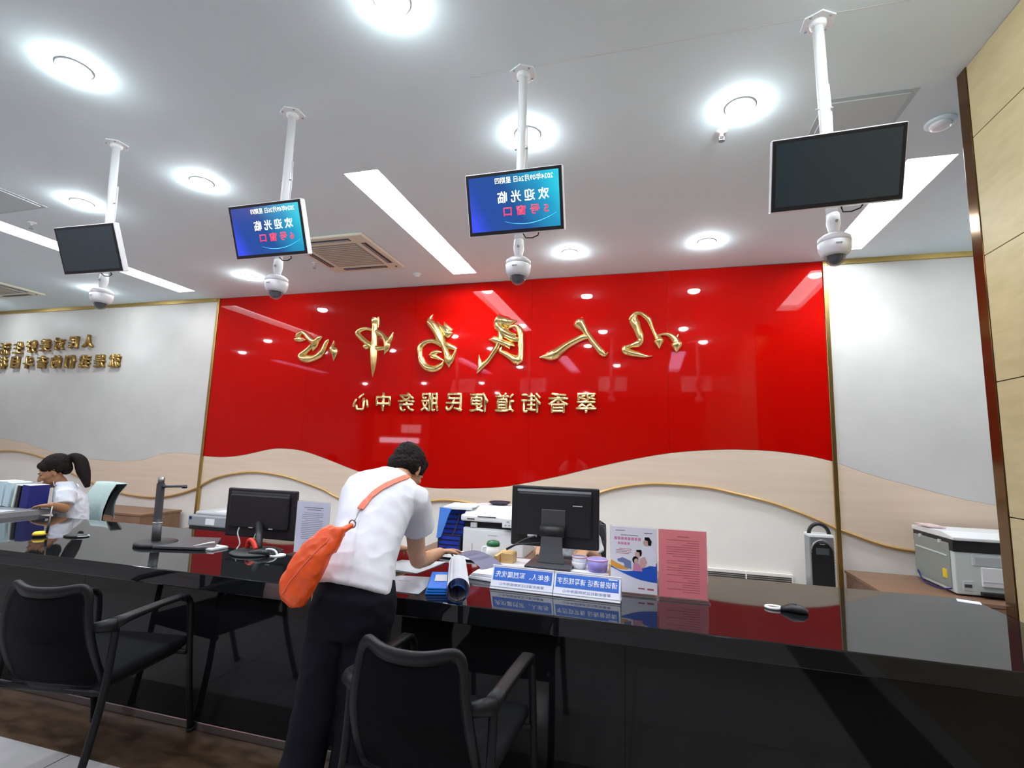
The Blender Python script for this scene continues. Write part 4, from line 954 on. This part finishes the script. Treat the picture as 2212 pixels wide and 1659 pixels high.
# ================================================================ CHAIRS
def visitor_chair():
    t = thing('visitor_chair', 'black mesh-back armchair in front of the counter, centre', 'chair', (0, 0, 0), 0, 'black visitor armchairs at the counter')
    # curved backrest: frame outline swept, mesh inside.  local +y is the direction one faces
    def bp(u_, z_):    # u -1..1 across, z height -> point on the curved back
        hw = .212-.037*max(0, (z_-.55)/.27)**1.2
        lean = -.075*((z_-.42)/.4)-.035*math.sin((z_-.42)/.40*math.pi)
        return Vector((u_*hw, lean-.055*(1-u_*u_)+.0, z_+ -.016*(1-u_*u_)*(1 if z_ > .6 else -.6)))
    out = [bp(-1+.0, z_) for z_ in (.43, .50, .60, .70, .775)]+[bp(-.93, .808)]+[bp(u_, .82) for u_ in (-.8, -.5, -.2, .2, .5, .8)]+[bp(.93, .808)]+[bp(1, z_) for z_ in (.775, .70, .60, .50, .43)]+[bp(.93, .395)]+[bp(u_, .38) for u_ in (.8, .5, .2, -.2, -.5, -.8)]+[bp(-.93, .395)]
    out.append(out[0])
    fr_ = B()
    pts = catmull(out, 3); n = len(pts); rings = []
    cz_ = Vector((0, -.05, .6))
    for i, p in enumerate(pts[:-1]):
        a, b = pts[i-1 if i else -2], pts[(i+1) % (n-1)]
        d = (b-a).normalized(); inn = Vector((-p.x, 0, .6-p.z)); inn = (inn-d*inn.dot(d)).normalized(); nr = d.cross(inn)
        wd = .036 if abs(p.z-.6) > .16 else .027
        rings.append([fr_.bm.verts.new(q) for q in (p+nr*.011, p+inn*wd+nr*.009, p+inn*wd-nr*.009, p-nr*.011, p-inn*.004)])
    for i in range(len(rings)): fr_.bridge(rings[i], rings[(i+1) % len(rings)])
    fr_.build('back_frame', m_cframe, t, True)
    ms = B(); g = []
    for i in range(15):
        z_ = .40+(.805-.40)*i/14; g.append([ms.bm.verts.new(bp(-.93+1.86*j/14, z_)+Vector((0, .004, 0))) for j in range(15)])
    for i in range(14):
        for j in range(14): ms.bm.faces.new((g[i][j], g[i+1][j], g[i+1][j+1], g[i][j+1]))
    bmesh.ops.solidify(ms.bm, geom=ms.bm.faces[:], thickness=.004)
    ms.build('back_mesh', m_mesh, t, True)
    st = B(); st.box(-.235, .235, -.01, .44, .405, .455); st.bevel(.022, 3); st.build('seat', m_seat, t, True)
    st = B(); st.box(-.215, .215, .01, .42, .385, .407); st.bevel(.006); st.build('seat_pan', m_dark, t)
    for s_ in (-1, 1):
        x_ = .248*s_
        B().tube(catmull([(x_, -.02, .645), (x_, -.015, .60), (x_*1.0, -.04, .35), (x_*1.05, -.14, .012)], 5), .0145, 12).build('rear_leg', m_cframe, t, True)
        B().tube(catmull([(x_, .35, .652), (x_, .385, .635), (x_, .405, .58), (x_*1.03, .43, .30), (x_*1.05, .475, .012)], 5), .0145, 12).build('front_leg', m_cframe, t, True)
        b_ = B(); b_.loft([((x_, -.025, .655), (.026, 0, 0), (0, 0, .022)), ((x_, .04, .660), (.024, 0, 0), (0, 0, .016)), ((x_, .20, .665), (.024, 0, 0), (0, 0, .012)), ((x_, .34, .662), (.023, 0, 0), (0, 0, .012)), ((x_, .375, .650), (.018, 0, 0), (0, 0, .010))], 20, 3); b_.build('armrest', m_cframe, t, True)
        B().tube([(.188*s_, -.065, .645), (.255*s_, -.015, .650)], [.020, .028], 16).build('back_joint', m_cframe, t, True)
        for yy, zz_ in ((-.148, .0), (.477, .0)): B().lathe([(.018, 0), (.018, .014), (.014, .02)], (x_*1.05, yy, zz_), 12).build('foot_cap', m_dark, t, True)
    for yy in (.06, .40): B().tube([(-.25, yy if yy > .2 else -.03, .39), (.25, yy if yy > .2 else -.03, .39)], .012, 10).build('cross_bar', m_cframe, t, True)
    return t
vc = visitor_chair(); vc.location = (-.700, 1.565, .003); vc.rotation_euler = (0, 0, R(-3))
v2 = dup(vc, (-2.350, 1.635, .003), 'black mesh-back armchair in front of the counter, at the left'); v2.rotation_euler = (0, 0, R(9))

def office_chair(lab, loc, rz, zt=1.0, w=.44):
    t = thing('office_chair', lab, 'chair', loc, rz)
    def bp(u_, s_):
        z_ = .50+(zt-.50)*s_
        hw = w/2*(1-.25*max(0, s_-.6)**1.5); return Vector((u_*hw, -.22-.05*(1-u_*u_)-.08*s_+.04*math.sin(s_*3.1), z_-.05*(abs(u_)**4)*(1 if s_ > .9 else 0)))
    b_ = B(); g = []
    for i in range(11): g.append([b_.bm.verts.new(bp(-1+2*j/12, i/10)) for j in range(13)])
    for i in range(10):
        for j in range(12): b_.bm.faces.new((g[i][j], g[i+1][j], g[i+1][j+1], g[i][j+1]))
    bmesh.ops.solidify(b_.bm, geom=b_.bm.faces[:], thickness=.035); b_.bevel(.012, 2, 50); b_.build('backrest', m_dark, t, True)
    b_ = B().box(-.24, .24, -.22, .24, .43, .50); b_.bevel(.025, 3); b_.build('seat', m_seat, t, True)
    B().tube([(0, 0, .10), (0, 0, .43)], .03, 14).build('gas_column', m_dark, t, True)
    B().tube([(0, -.05, .44), (0, -.26, .46), (0, -.29, .62)], .022, 10).build('back_bracket', m_dark, t, True)
    for k in range(5):
        a = 2*math.pi*k/5+.3
        B().tube([(.02*math.cos(a), .02*math.sin(a), .11), (.27*math.cos(a), .27*math.sin(a), .075)], [.026, .015], 10).build('base_arm', m_dark, t, True)
        B().lathe([(.022, 0), (.026, .012), (.026, .035), (.02, .055)], (.27*math.cos(a), .27*math.sin(a), 0), 12).build('caster', m_dark, t, True)
    return t
oc = office_chair('dark office chair of the seated clerk, draped with a mint garment', (-5.14, 3.45, 0), R(163), .955, .42)
b_ = B()
g = []
for i in range(13):
    s_ = i/12
    row = []
    for j in range(15):
        u_ = -1+2*j/14
        row.append(b_.bm.verts.new(Vector((u_*.235, -.235-.08*s_+.04*math.sin(s_*3.1)-.05*(1-u_*u_)+.035+.006*math.sin(j*1.9+i*.7), .56+(.973-.56)*s_))))
    g.append(row)
back = []
for i in range(13):
    s_ = i/12; row = []
    for j in range(15):
        u_ = -1+2*j/14
        row.append(b_.bm.verts.new(Vector((u_*.235, -.235-.08*s_+.04*math.sin(s_*3.1)-.05*(1-u_*u_)-.055-.006*math.sin(j*2.1+i*.5), .66+(.973-.66)*s_))))
    back.append(row)
for gg in (g, back):
    for i in range(12):
        for j in range(14): b_.bm.faces.new((gg[i][j], gg[i+1][j], gg[i+1][j+1], gg[i][j+1]))
for j in range(14): b_.bm.faces.new((g[12][j], back[12][j], back[12][j+1], g[12][j+1]))
o = link('draped_garment', b_.mesh('draped_garment'), m_mint, None, True); o.location = oc.location; o.rotation_euler = oc.rotation_euler
tag(o, 'mint green garment draped over the clerk\'s chair back', 'garment')
office_chair('dark office chair behind the right monitor, its edge showing at the right', (-.56, 3.82, 0), R(180), .895, .46)
office_chair('dark office chair back seen between notice and bent man', (-2.32, 3.78, 0), R(180), .93, .42)
t = thing('dish', 'dark oval dish lying on the lid of the white printer', 'dish', (-1.485, 5.02, .852))
b_ = B(); b_.lathe([(.07, 0), (.10, .012), (.112, .030), (.104, .030), (.09, .014), (.001, .008)], n=30); b_.build('dish_body', m_dtray, t, True)

# ================================================================ PEOPLE
def head_parts(bb, c, mtx, k=1.0):
    """skull, jaw, nose, ears, lips, neck root in a head frame: +y face, +z up, +x its right"""
    def T(p): return Vector(c)+mtx @ (Vector(p)*k)
    def E(p, r): bb.ell(T(p), [q*k for q in r], mtx)
    E((0, -.012, .038), (.074, .094, .080)); E((0, .020, .0), (.066, .072, .075)); E((0, .034, -.052), (.052, .052, .055))
    E((0, .060, -.088), (.026, .022, .022)); E((.040, .010, -.055), (.020, .040, .035)); E((-.040, .010, -.055), (.020, .040, .035))
    bb.cap(T((0, .090, .012)), .008*k, T((0, .108, -.022)), .0125*k); E((.010, .098, -.026), (.008, .009, .007)); E((-.010, .098, -.026), (.008, .009, .007))
    E((0, .086, -.052), (.022, .010, .006)); E((0, .084, -.062), (.020, .010, .007))
    E((.034, .076, .020), (.020, .012, .007)); E((-.034, .076, .020), (.020, .012, .007))
    E((.036, .070, -.012), (.022, .018, .016)); E((-.036, .070, -.012), (.022, .018, .016))
    for s_ in (-1, 1):
        E((.074*s_, -.004, -.002), (.007, .017, .030)); E((.078*s_, -.012, .006), (.006, .012, .022)); E((.076*s_, .0, -.024), (.006, .008, .010))
    return T
def face_bits(par, T, mtx, k=1.0, closed=False):
    for s_ in (-1, 1):
        b_ = B(); b_.ell(T((.031*s_, .073, .003)), [q*k for q in (.012, .0095, .006)], mtx, 2); e = b_.build('eye', m_eye, par, True)
        b_ = B(); b_.ell(T((.031*s_, .0805, .001)), [q*k for q in (.0065, .0032, .005)], mtx, 2); b_.build('iris', m_iris, e, True)
        b_ = B(); b_.tube([T((.018*s_, .082, .009)), T((.031*s_, .085, .012)), T((.045*s_, .076, .008))], .0018*k, 6); b_.build('eyelid', m_hair, par, True)
        b_ = B(); b_.tube([T((.014*s_, .090, .026)), T((.032*s_, .089, .032)), T((.050*s_, .074, .026))], [.002*k, .003*k, .0015*k], 6); b_.build('eyebrow', m_hair, par, True)
    b_ = B(); b_.ell(T((0, .0935, -.053)), [q*k for q in (.020, .004, .0045)], mtx, 2); b_.ell(T((0, .091, -.061)), [q*k for q in (.017, .005, .005)], mtx, 2); b_.build('lips', m_lips, par, True)
def frame(f, upish=(0, 0, 1)):
    f = Vector(f).normalized(); r_ = f.cross(Vector(upish)).normalized(); u_ = r_.cross(f)
    return Matrix((r_, f, u_)).transposed()
def hand(bb, wrist, d, palm_n, k=1.0, curl=.5, side=1, spread=1.0):
    """palm, four unequal bent fingers and a thumb leaving the side of the palm"""
    d = Vector(d).normalized(); n = Vector(palm_n); n = (n-d*n.dot(d)).normalized(); s_ = d.cross(n)*side
    w = Vector(wrist)
    for o_, r_ in ((-.026, .0115), (-.009, .0125), (.009, .0125), (.026, .0115)):
        bb.cap(w+d*.012*k+s_*o_*.6*k, .016*k, w+d*.078*k+s_*o_*k, r_*k)
    bb.ell(w+d*.045*k, (.030*k, .040*k, .015*k), Matrix((s_, d, n)).transposed())
    for i, (o_, L_) in enumerate(((-.029, .058), (-.010, .074), (.010, .078), (.029, .068))):
        p = w+d*.080*k+s_*o_*k; a = 0; seg = (.46, .30, .24)
        dd = (d+s_*o_*4*spread).normalized()
        for j, sg in enumerate(seg):
            a += curl*(.55 if j else .35)
            v = dd*math.cos(a)+n*math.sin(a); q = p+v*(L_*sg*k)
            bb.cap(p, (.0090-.0011*j)*k, q, (.0083-.0011*j)*k, 10); p = q
    p = w+d*.020*k+s_*.030*k; v = (d*.6+s_*.75+n*.25).normalized(); q = p+v*.038*k; bb.cap(p, .013*k, q, .0105*k)
    v2_ = (d*.9+s_*.15+n*.4).normalized(); q2 = q+v2_*.030*k; bb.cap(q, .0100*k, q2, .0085*k)
def fold(amp, fr, seed=0, dirv=None):
    def f(co):
        v = noise.noise(Vector((co.x*fr+seed, co.y*fr*1.0, co.z*fr)))+.5*noise.noise(Vector((co.x*fr*2.3, co.y*fr*2.3+seed, co.z*fr*2.3)))
        return amp*(1-abs(v)*2.2)
    return f

# ---- bent man at the counter
man = thing('person', 'person in white T-shirt and black trousers bending over the counter, orange bag on the back', 'person', (-1.12, 1.76, 0))
def build_in_world(o):    # meshes are made in world coordinates, then handed to the empty at the feet
    o.matrix_parent_inverse = Matrix.Identity(4); o.data.transform(Matrix.Translation(-o.parent.location)); return o
HC = Vector((-1.232, 2.43, 1.282)); HM = frame((.16, .80, -.66))
bb = B()
T = head_parts(bb, HC, HM, 1.0)
bb.chain([((-1.228, 2.375, 1.262), .052), ((-1.226, 2.300, 1.235), .055), ((-1.222, 2.22, 1.20), .075)])
bb.loft([((-1.09, 1.80, .86), (.12, .01, 0), (0, -.06, .07)), ((-1.13, 1.90, .98), (.115, .01, 0), (0, -.07, .06)), ((-1.18, 2.02, 1.08), (.135, .01, 0), (0, -.075, .055)), ((-1.215, 2.14, 1.16), (.15, .01, 0), (0, -.07, .06)), ((-1.225, 2.22, 1.20), (.13, .01, 0), (0, -.05, .05))])
bb.chain([((-1.075, 2.20, 1.150), .052), ((-1.110, 2.345, .890), .042)])
bb.chain([((-1.110, 2.345, .890), .044), ((-1.113, 2.375, .850), .043), ((-1.105, 2.46, .842), .038), ((-1.085, 2.575, .853), .026)])
bb.chain([((-1.370, 2.18, 1.170), .052), ((-1.425, 2.44, .955), .042), ((-1.405, 2.66, .845), .026)])
hand(bb, (-1.085, 2.578, .853), (.42, 1, -.05), (.25, -.05, -1), .98, .62, -1)
hand(bb, (-1.405, 2.665, .842), (.25, 1, -.25), (.1, 0, -1), .98, .55, 1)
for hx, hy, kx, ky, ax_, ay in ((-1.17, 1.77, -1.195, 1.75, -1.205, 1.665), (-1.03, 1.80, -1.055, 1.80, -1.04, 1.73)):
    bb.chain([((hx, hy, .84), .085), ((kx, ky, .48), .058), ((ax_, ay, .09), .040)])
body = remesh(bb, 'body', m_skin, .0045, man, 4); build_in_world(body)
def reloc(o):
    o.data.transform(Matrix.Translation(-man.location)); return o
n0 = set(bpy.data.objects)
face_bits(man, T, HM)
hb = B()
def HE(p, r): hb.ell(HC+HM @ Vector(p), r, HM)
HE((0, -.020, .048), (.084, .100, .086)); HE((0, -.070, .000), (.070, .044, .062)); HE((0, -.03, .075), (.070, .090, .058)); HE((0, .045, .078), (.066, .045, .040))
for s_ in (-1, 1): HE((.066*s_, -.040, .012), (.020, .050, .050)); HE((.072*s_, .022, .030), (.010, .022, .040))
hair = remesh(hb, 'hair', m_hair, .004, man, 3, fold(.0035, 45, 3)); 
sb = B()
shx, shw = Vector((1, .08, -.08)).normalized(), 0
def U(w_): return shx*w_
sb.loft([((-1.088, 1.775, .850), U(.142), (0, -.100, .060)), ((-1.095, 1.80, .90), U(.140), (0, -.098, .062)), ((-1.122, 1.865, .970), U(.132), (0, -.095, .065)), ((-1.150, 1.945, 1.035), U(.138), (0, -.092, .070)),
         ((-1.180, 2.02, 1.095), U(.152), (0, -.088, .078)), ((-1.205, 2.10, 1.150), U(.170), (0, -.080, .082)), ((-1.220, 2.175, 1.195), U(.176), (0, -.068, .080)), ((-1.227, 2.235, 1.225), U(.150), (0, -.055, .068)), ((-1.230, 2.285, 1.245), U(.085), (0, -.042, .060))], 32, 2.25)
for pts in (([(-1.10, 2.16, 1.180), (-1.078, 2.20, 1.155), (-1.080, 2.25, 1.09), (-1.088, 2.298, 1.018)], (.066, .080, .077, .078)), ([(-1.35, 2.16, 1.190), (-1.372, 2.20, 1.165), (-1.395, 2.28, 1.10), (-1.412, 2.35, 1.035)], (.066, .076, .074, .076))):
    sb.tube(pts[0], list(pts[1]), 24)
shirt = remesh(sb, 't_shirt', m_shirt, .006, man, 3, fold(.0045, 7, 5))
pb = B()
pb.loft([((-1.098, 1.812, .905), (.130, .012, 0), (0, -.105, .03)), ((-1.092, 1.785, .84), (.150, .012, 0), (0, -.120, .01)), ((-1.09, 1.775, .76), (.158, .010, 0), (0, -.112, 0)), ((-1.095, 1.775, .70), (.150, .010, 0), (0, -.095, 0))], 28, 2.3)
pb.tube([(-1.165, 1.770, .80), (-1.180, 1.760, .62), (-1.195, 1.745, .46), (-1.212, 1.70, .25), (-1.215, 1.672, .055)], [.094, .088, .079, .074, .074], 24)
pb.tube([(-1.030, 1.790, .80), (-1.045, 1.795, .62), (-1.058, 1.800, .46), (-1.055, 1.765, .25), (-1.045, 1.735, .055)], [.092, .086, .076, .072, .072], 24)
trs = remesh(pb, 'trousers', m_pants, .007, man, 4, fold(.005, 8, 9))
for ax_, ay, rz in ((-1.21, 1.665, .10), (-1.045, 1.728, -.10)):
    b_ = B(); d = Vector((-math.sin(rz), math.cos(rz), 0)); s_ = Vector((math.cos(rz), math.sin(rz), 0)); o_ = Vector((ax_, ay, 0))
    b_.loft([(o_-d*.055+Vector((0, 0, .045)), s_*.030, (0, 0, .042)), (o_+Vector((0, 0, .050)), s_*.040, (0, 0, .048)), (o_+d*.09+Vector((0, 0, .036)), s_*.046, (0, 0, .034)), (o_+d*.165+Vector((0, 0, .026)), s_*.044, (0, 0, .024)), (o_+d*.205+Vector((0, 0, .018)), s_*.028, (0, 0, .016))], 20, 2.6)
    b_.build('shoe', m_dark, man, True)
for o in set(bpy.data.objects)-n0:
    if o.type == 'MESH':
        o.data.transform(Matrix.Translation(-man.location))

# the orange bag hangs from the strap over the right shoulder
bag = thing('shoulder_bag', 'orange leather shoulder bag hanging at the bent person\'s hip', 'bag', (-1.17, 1.62, .83))
n0 = set(bpy.data.objects)
gb = B()
ax = Vector((.155, .05, .275)).normalized(); wv = Vector((-.90, .05, .48)); wv = (wv-ax*wv.dot(ax)).normalized(); tv = ax.cross(wv)
gb.loft([((-1.248, 1.605, .842), wv*.030, tv*.020), ((-1.238, 1.605, .860), wv*.052, tv*.042), ((-1.222, 1.605, .893), wv*.062, tv*.050), ((-1.200, 1.607, .940), wv*.066, tv*.050), ((-1.173, 1.612, .990), wv*.062, tv*.043), ((-1.146, 1.620, 1.040), wv*.052, tv*.032),
         ((-1.118, 1.636, 1.078), wv*.043, tv*.020), ((-1.100, 1.65, 1.098), wv*.036, tv*.012)], 32, 2.4)
gb.loft([((-1.135, 1.625, 1.02), (.045, 0, .0), (0, .026, 0)), ((-1.118, 1.632, 1.07), (.046, 0, .0), (0, .017, 0)), ((-1.108, 1.638, 1.104), (.042, 0, .004), (0, .010, 0))], 16, 4)
gb.tube([(-1.12, 1.632, 1.05), (-1.085, 1.655, 1.095), (-1.058, 1.68, 1.114)], [.035, .020, .010], 12, .5)
bg = remesh(gb, 'bag_body', m_orange, .004, bag, 3, fold(.004, 14, 2))
rg = B(); 
for (pa, pb_, o_) in (((-1.230, 1.548, .885), (-1.10, 1.612, 1.085), 0), ((-1.292, 1.575, .90), (-1.165, 1.62, 1.06), 0)):
    rg.tube([Vector(pa).lerp(Vector(pb_), t_) for t_ in (0, .3, .6, 1)], .0035, 6)
dg = bpy.context.evaluated_depsgraph_get(); dg.update()
sh_bvh = BVHTree.FromPolygons([v.co+man.location for v in shirt.data.vertices], [p.vertices[:] for p in shirt.data.polygons])
bg_bvh = BVHTree.FromPolygons([v.co.copy() for v in bg.data.vertices], [p.vertices[:] for p in bg.data.polygons])
sp = [bg_bvh.find_nearest(Vector((-1.25, 1.52, .87)).lerp(Vector((-1.10, 1.60, 1.08)), t_/12))[0] for t_ in range(13)]
b_ = B(); b_.tube(sp, .003, 6); b_.build('seam', m_strap, bag, True); rg.bm.free()
def on_shirt(p, off=.004):
    q, nn, _, _ = sh_bvh.find_nearest(Vector(p)); return q+nn*off, nn
G = [(-.985, 2.29, 1.30), (-1.027, 1.95, 1.259), (-1.07, 1.95, 1.225), (-1.12, 1.95, 1.19), (-1.152, 1.95, 1.166), (-1.18, 1.95, 1.14), (-1.207, 1.95, 1.105)]
G = [(-1.05, 2.40, 1.12), (-1.08, 2.36, 1.24), (-1.105, 2.28, 1.285), (-1.10, 2.14, 1.27), (-1.13, 2.05, 1.235), (-1.155, 1.98, 1.19), (-1.165, 1.90, 1.13)]
sp2 = []; nm_ = []
GP = catmull(G, 4)
for p in GP: a, nn = on_shirt(p, .006); sp2.append(a); nm_.append(nn)
# smooth the path along the cloth
for _ in range(4): sp2 = [sp2[0]]+[(sp2[i-1]+sp2[i]*2+sp2[i+1])/4 for i in range(1, len(sp2)-1)]+[sp2[-1]]
end = Vector((-1.060, 1.690, 1.128))
b_ = B(); rings = []
for i, p in enumerate(sp2):
    d = (sp2[min(i+1, len(sp2)-1)]-sp2[max(i-1, 0)]).normalized(); nn = nm_[i]; s_ = d.cross(nn).normalized()*.0135; e_ = nn*.0022
    rings.append([b_.bm.verts.new(q) for q in (p+s_+e_, p-s_+e_, p-s_-e_, p+s_-e_)])
for a, c_ in zip(rings, rings[1:]): b_.bridge(a, c_)
b_.bm.faces.new(rings[0][::-1]); b_.bm.faces.new(rings[-1]); b_.build('strap', m_strap, bag)
E0 = sp2[-1]
b_ = B(); b_.tube([E0, E0.lerp(end, .45), end], [.004, .004, .004], 8); hk = b_.build('swivel_hook', m_steel, bag, True)
u1 = Vector((1, 0, .2)).normalized(); u2 = Vector((0, -.25, 1)).normalized()
b_ = B(); b_.tube([end+Vector((-.004, -.004, -.012))+u1*.013*math.cos(R(20*k))+u2*.015*math.sin(R(20*k)) for k in range(19)], .0028, 8); b_.build('ring', m_steel, bag, True)
for o in set(bpy.data.objects)-n0:
    if o.type == 'MESH': o.data.transform(Matrix.Translation(-bag.location))

# ---- seated clerk at the left
def seated(lab, base, f, k, shirtm, head_down=.45, pony=True, hands=True, skin=m_skin2, lean=.05, dz=0.0):
    root = thing('person', lab, 'person', (*base, 0)); n0 = set(bpy.data.objects)
    f = Vector((*f, 0)).normalized(); rv = Vector((f.y, -f.x, 0)); X = Vector((*base, 0))
    def P(fr_, ri, z_): return X+f*fr_+rv*ri+Vector((0, 0, z_))
    hm = frame((f.x, f.y, -head_down)); hc = P(lean+.10, 0, 1.085+dz)
    bb = B(); T = head_parts(bb, hc, hm, k)
    bb.chain([(P(lean+.065, 0, 1.01+dz), .048*k), (P(lean+.02, 0, .93+dz), .052*k)])
    bb.loft([(P(-.02, 0, .44), rv*.15, f*.11), (P(-.01, 0, .56), rv*.13, f*.09), (P(0, 0, .70), rv*.13, f*.095), (P(.01, 0, .82+dz), rv*.14, f*.09), (P(lean, 0, .91+dz), rv*.12, f*.06)], 24)
    arms = []
    for s_ in (-1, 1):
        S = P(lean-.01, .155*s_*k, .905+dz); E_ = P(.03, .225*s_*k, .79 if s_ < 0 else .70) if hands else P(.05, .2*s_*k, .70); Wr = P(.10 if s_ < 0 else .24, -.40 if s_ < 0 else .10, .835 if s_ < 0 else .78) if hands else P(.26, .15*s_, .78)
        bb.chain([(S, .048*k), (E_, .038*k), (Wr, .024*k)]); arms.append((S, E_, Wr))
        hand(bb, Wr, (Vector((-1, -.2, -.08)) if hands and s_ < 0 else f*1.0-rv*.25*s_+Vector((0, 0, -.12))), Vector((0, 0, -1)), .95*k, .5, s_)
        bb.chain([(P(0, .09*s_, .50), .085), (P(.40, .10*s_, .50), .065), (P(.42, .10*s_, .10), .042)])
    remesh(bb, 'body', skin, .0055, root, 4)
    face_bits(root, T, hm, k)
    sb = B()
    sb.loft([(P(-.02, 0, .46), rv*.185, f*.14), (P(-.015, 0, .58), rv*.165, f*.125), (P(-.01, 0, .70), rv*.160, f*.120), (P(.01, 0, .79+dz), rv*.172, f*.126), (P(.02, 0, .865+dz), rv*.182*k, f*.112), (P(lean, 0, .925+dz), rv*.172*k, f*.085), (P(lean+.01, 0, .965+dz), rv*.105, f*.072), (P(lean+.03, 0, 1.0+dz), rv*.066, f*.064)], 30, 2.2)
    for S, E_, Wr in arms:
        m1 = S.lerp(E_, .78); sb.tube([S.lerp(E_, -.22), S.lerp(E_, .0), S.lerp(E_, .3), m1], [.052*k, .071*k, .068*k, .064*k], 20)
    remesh(sb, 'shirt', shirtm, .006, root, 3, fold(.006, 10, 4))
    for s_ in (-1, 1):    # turned-down collar wings
        b_ = B(); b_.prism([(0, 0), (.075, -.012), (.065, -.052), (.012, -.030)], -.002, .002, 'y')
        mm = Matrix.Translation(P(lean+.095, .012*s_, .985+dz)) @ Matrix((rv*s_, -f, Vector((0, 0, 1)))).transposed().to_4x4() @ Matrix.Rotation(R(-28), 4, 'Y') @ Matrix.Rotation(R(18), 4, 'X')
        bmesh.ops.transform(b_.bm, matrix=mm, verts=b_.bm.verts[:]); b_.build('collar', shirtm, root)
    tb = B()
    tb.loft([(P(-.02, 0, .46), rv*.165, f*.14), (P(-.02, 0, .56), rv*.16, f*.125)], 24, 2.3)
    for s_ in (-1, 1): tb.tube([P(0, .09*s_, .51), P(.38, .10*s_, .51), P(.43, .10*s_, .46), P(.43, .10*s_, .08)], [.098, .078, .074, .058], 20)
    remesh(tb, 'trousers', m_pants, .009, root, 4)
    for s_ in (-1, 1):
        b_ = B(); o_ = P(.42, .10*s_, 0); b_.loft([(o_-f*.05+Vector((0, 0, .04)), rv*.03, (0, 0, .038)), (o_+f*.08+Vector((0, 0, .034)), rv*.042, (0, 0, .032)), (o_+f*.18+Vector((0, 0, .018)), rv*.028, (0, 0, .016))], 18, 2.5); b_.build('shoe', m_dark, root, True)
    hb = B()
    def HE(p, r): hb.ell(hc+hm @ (Vector(p)*k), [q*k for q in r], hm)
    HE((0, -.030, .056), (.087, .100, .084)); HE((0, -.070, .010), (.074, .048, .062)); HE((0, .036, .080), (.068, .044, .032))
    for s_ in (-1, 1): HE((.068*s_, -.040, .026), (.018, .050, .046)); HE((.066*s_, .040, .058), (.012, .024, .030))
    remesh(hb, 'hair', m_hair, .005, root, 3, fold(.004, 40, 1))
    if pony:
        a = hc+hm @ Vector((0, -.105, .070))*k
        pt = catmull([a, a-f*.05+Vector((0, 0, .012)), a-f*.085+Vector((.02, 0, -.02)), a-f*.095+Vector((.05, 0, -.10)), a-f*.10+Vector((.09, 0, -.18)), a-f*.105+Vector((.115, 0, -.25))], 4)
        n_ = len(pt); b_ = B(); b_.tube(pt, [(.026+.026*math.sin(min(1, i/(n_*.5))*math.pi*.5))*(1-.75*max(0, (i/n_-.6)/.4)) for i in range(n_)], 16); b_.build('ponytail', m_hair, root, True)
        b_ = B(); b_.tube([a-f*.004, a-f*.020+Vector((0, 0, .012))], .024, 14); b_.build('hair_tie', m_lgrey, root, True)
    for o in set(bpy.data.objects)-n0:
        if o.type == 'MESH': o.data.transform(Matrix.Translation(-root.location))
    return root
seated('seated clerk in white short-sleeved shirt with black ponytail, looking down at the left desk', (-5.03, 3.42), (-.62, -.78), 1.10, m_shirt2, .50)
seated('seated clerk in white shirt, hidden except below the right monitor', (-.56, 3.62), (.02, -1), 1.0, m_shirt, .75, pony=False, hands=False, skin=m_skin, lean=.06, dz=-.085)
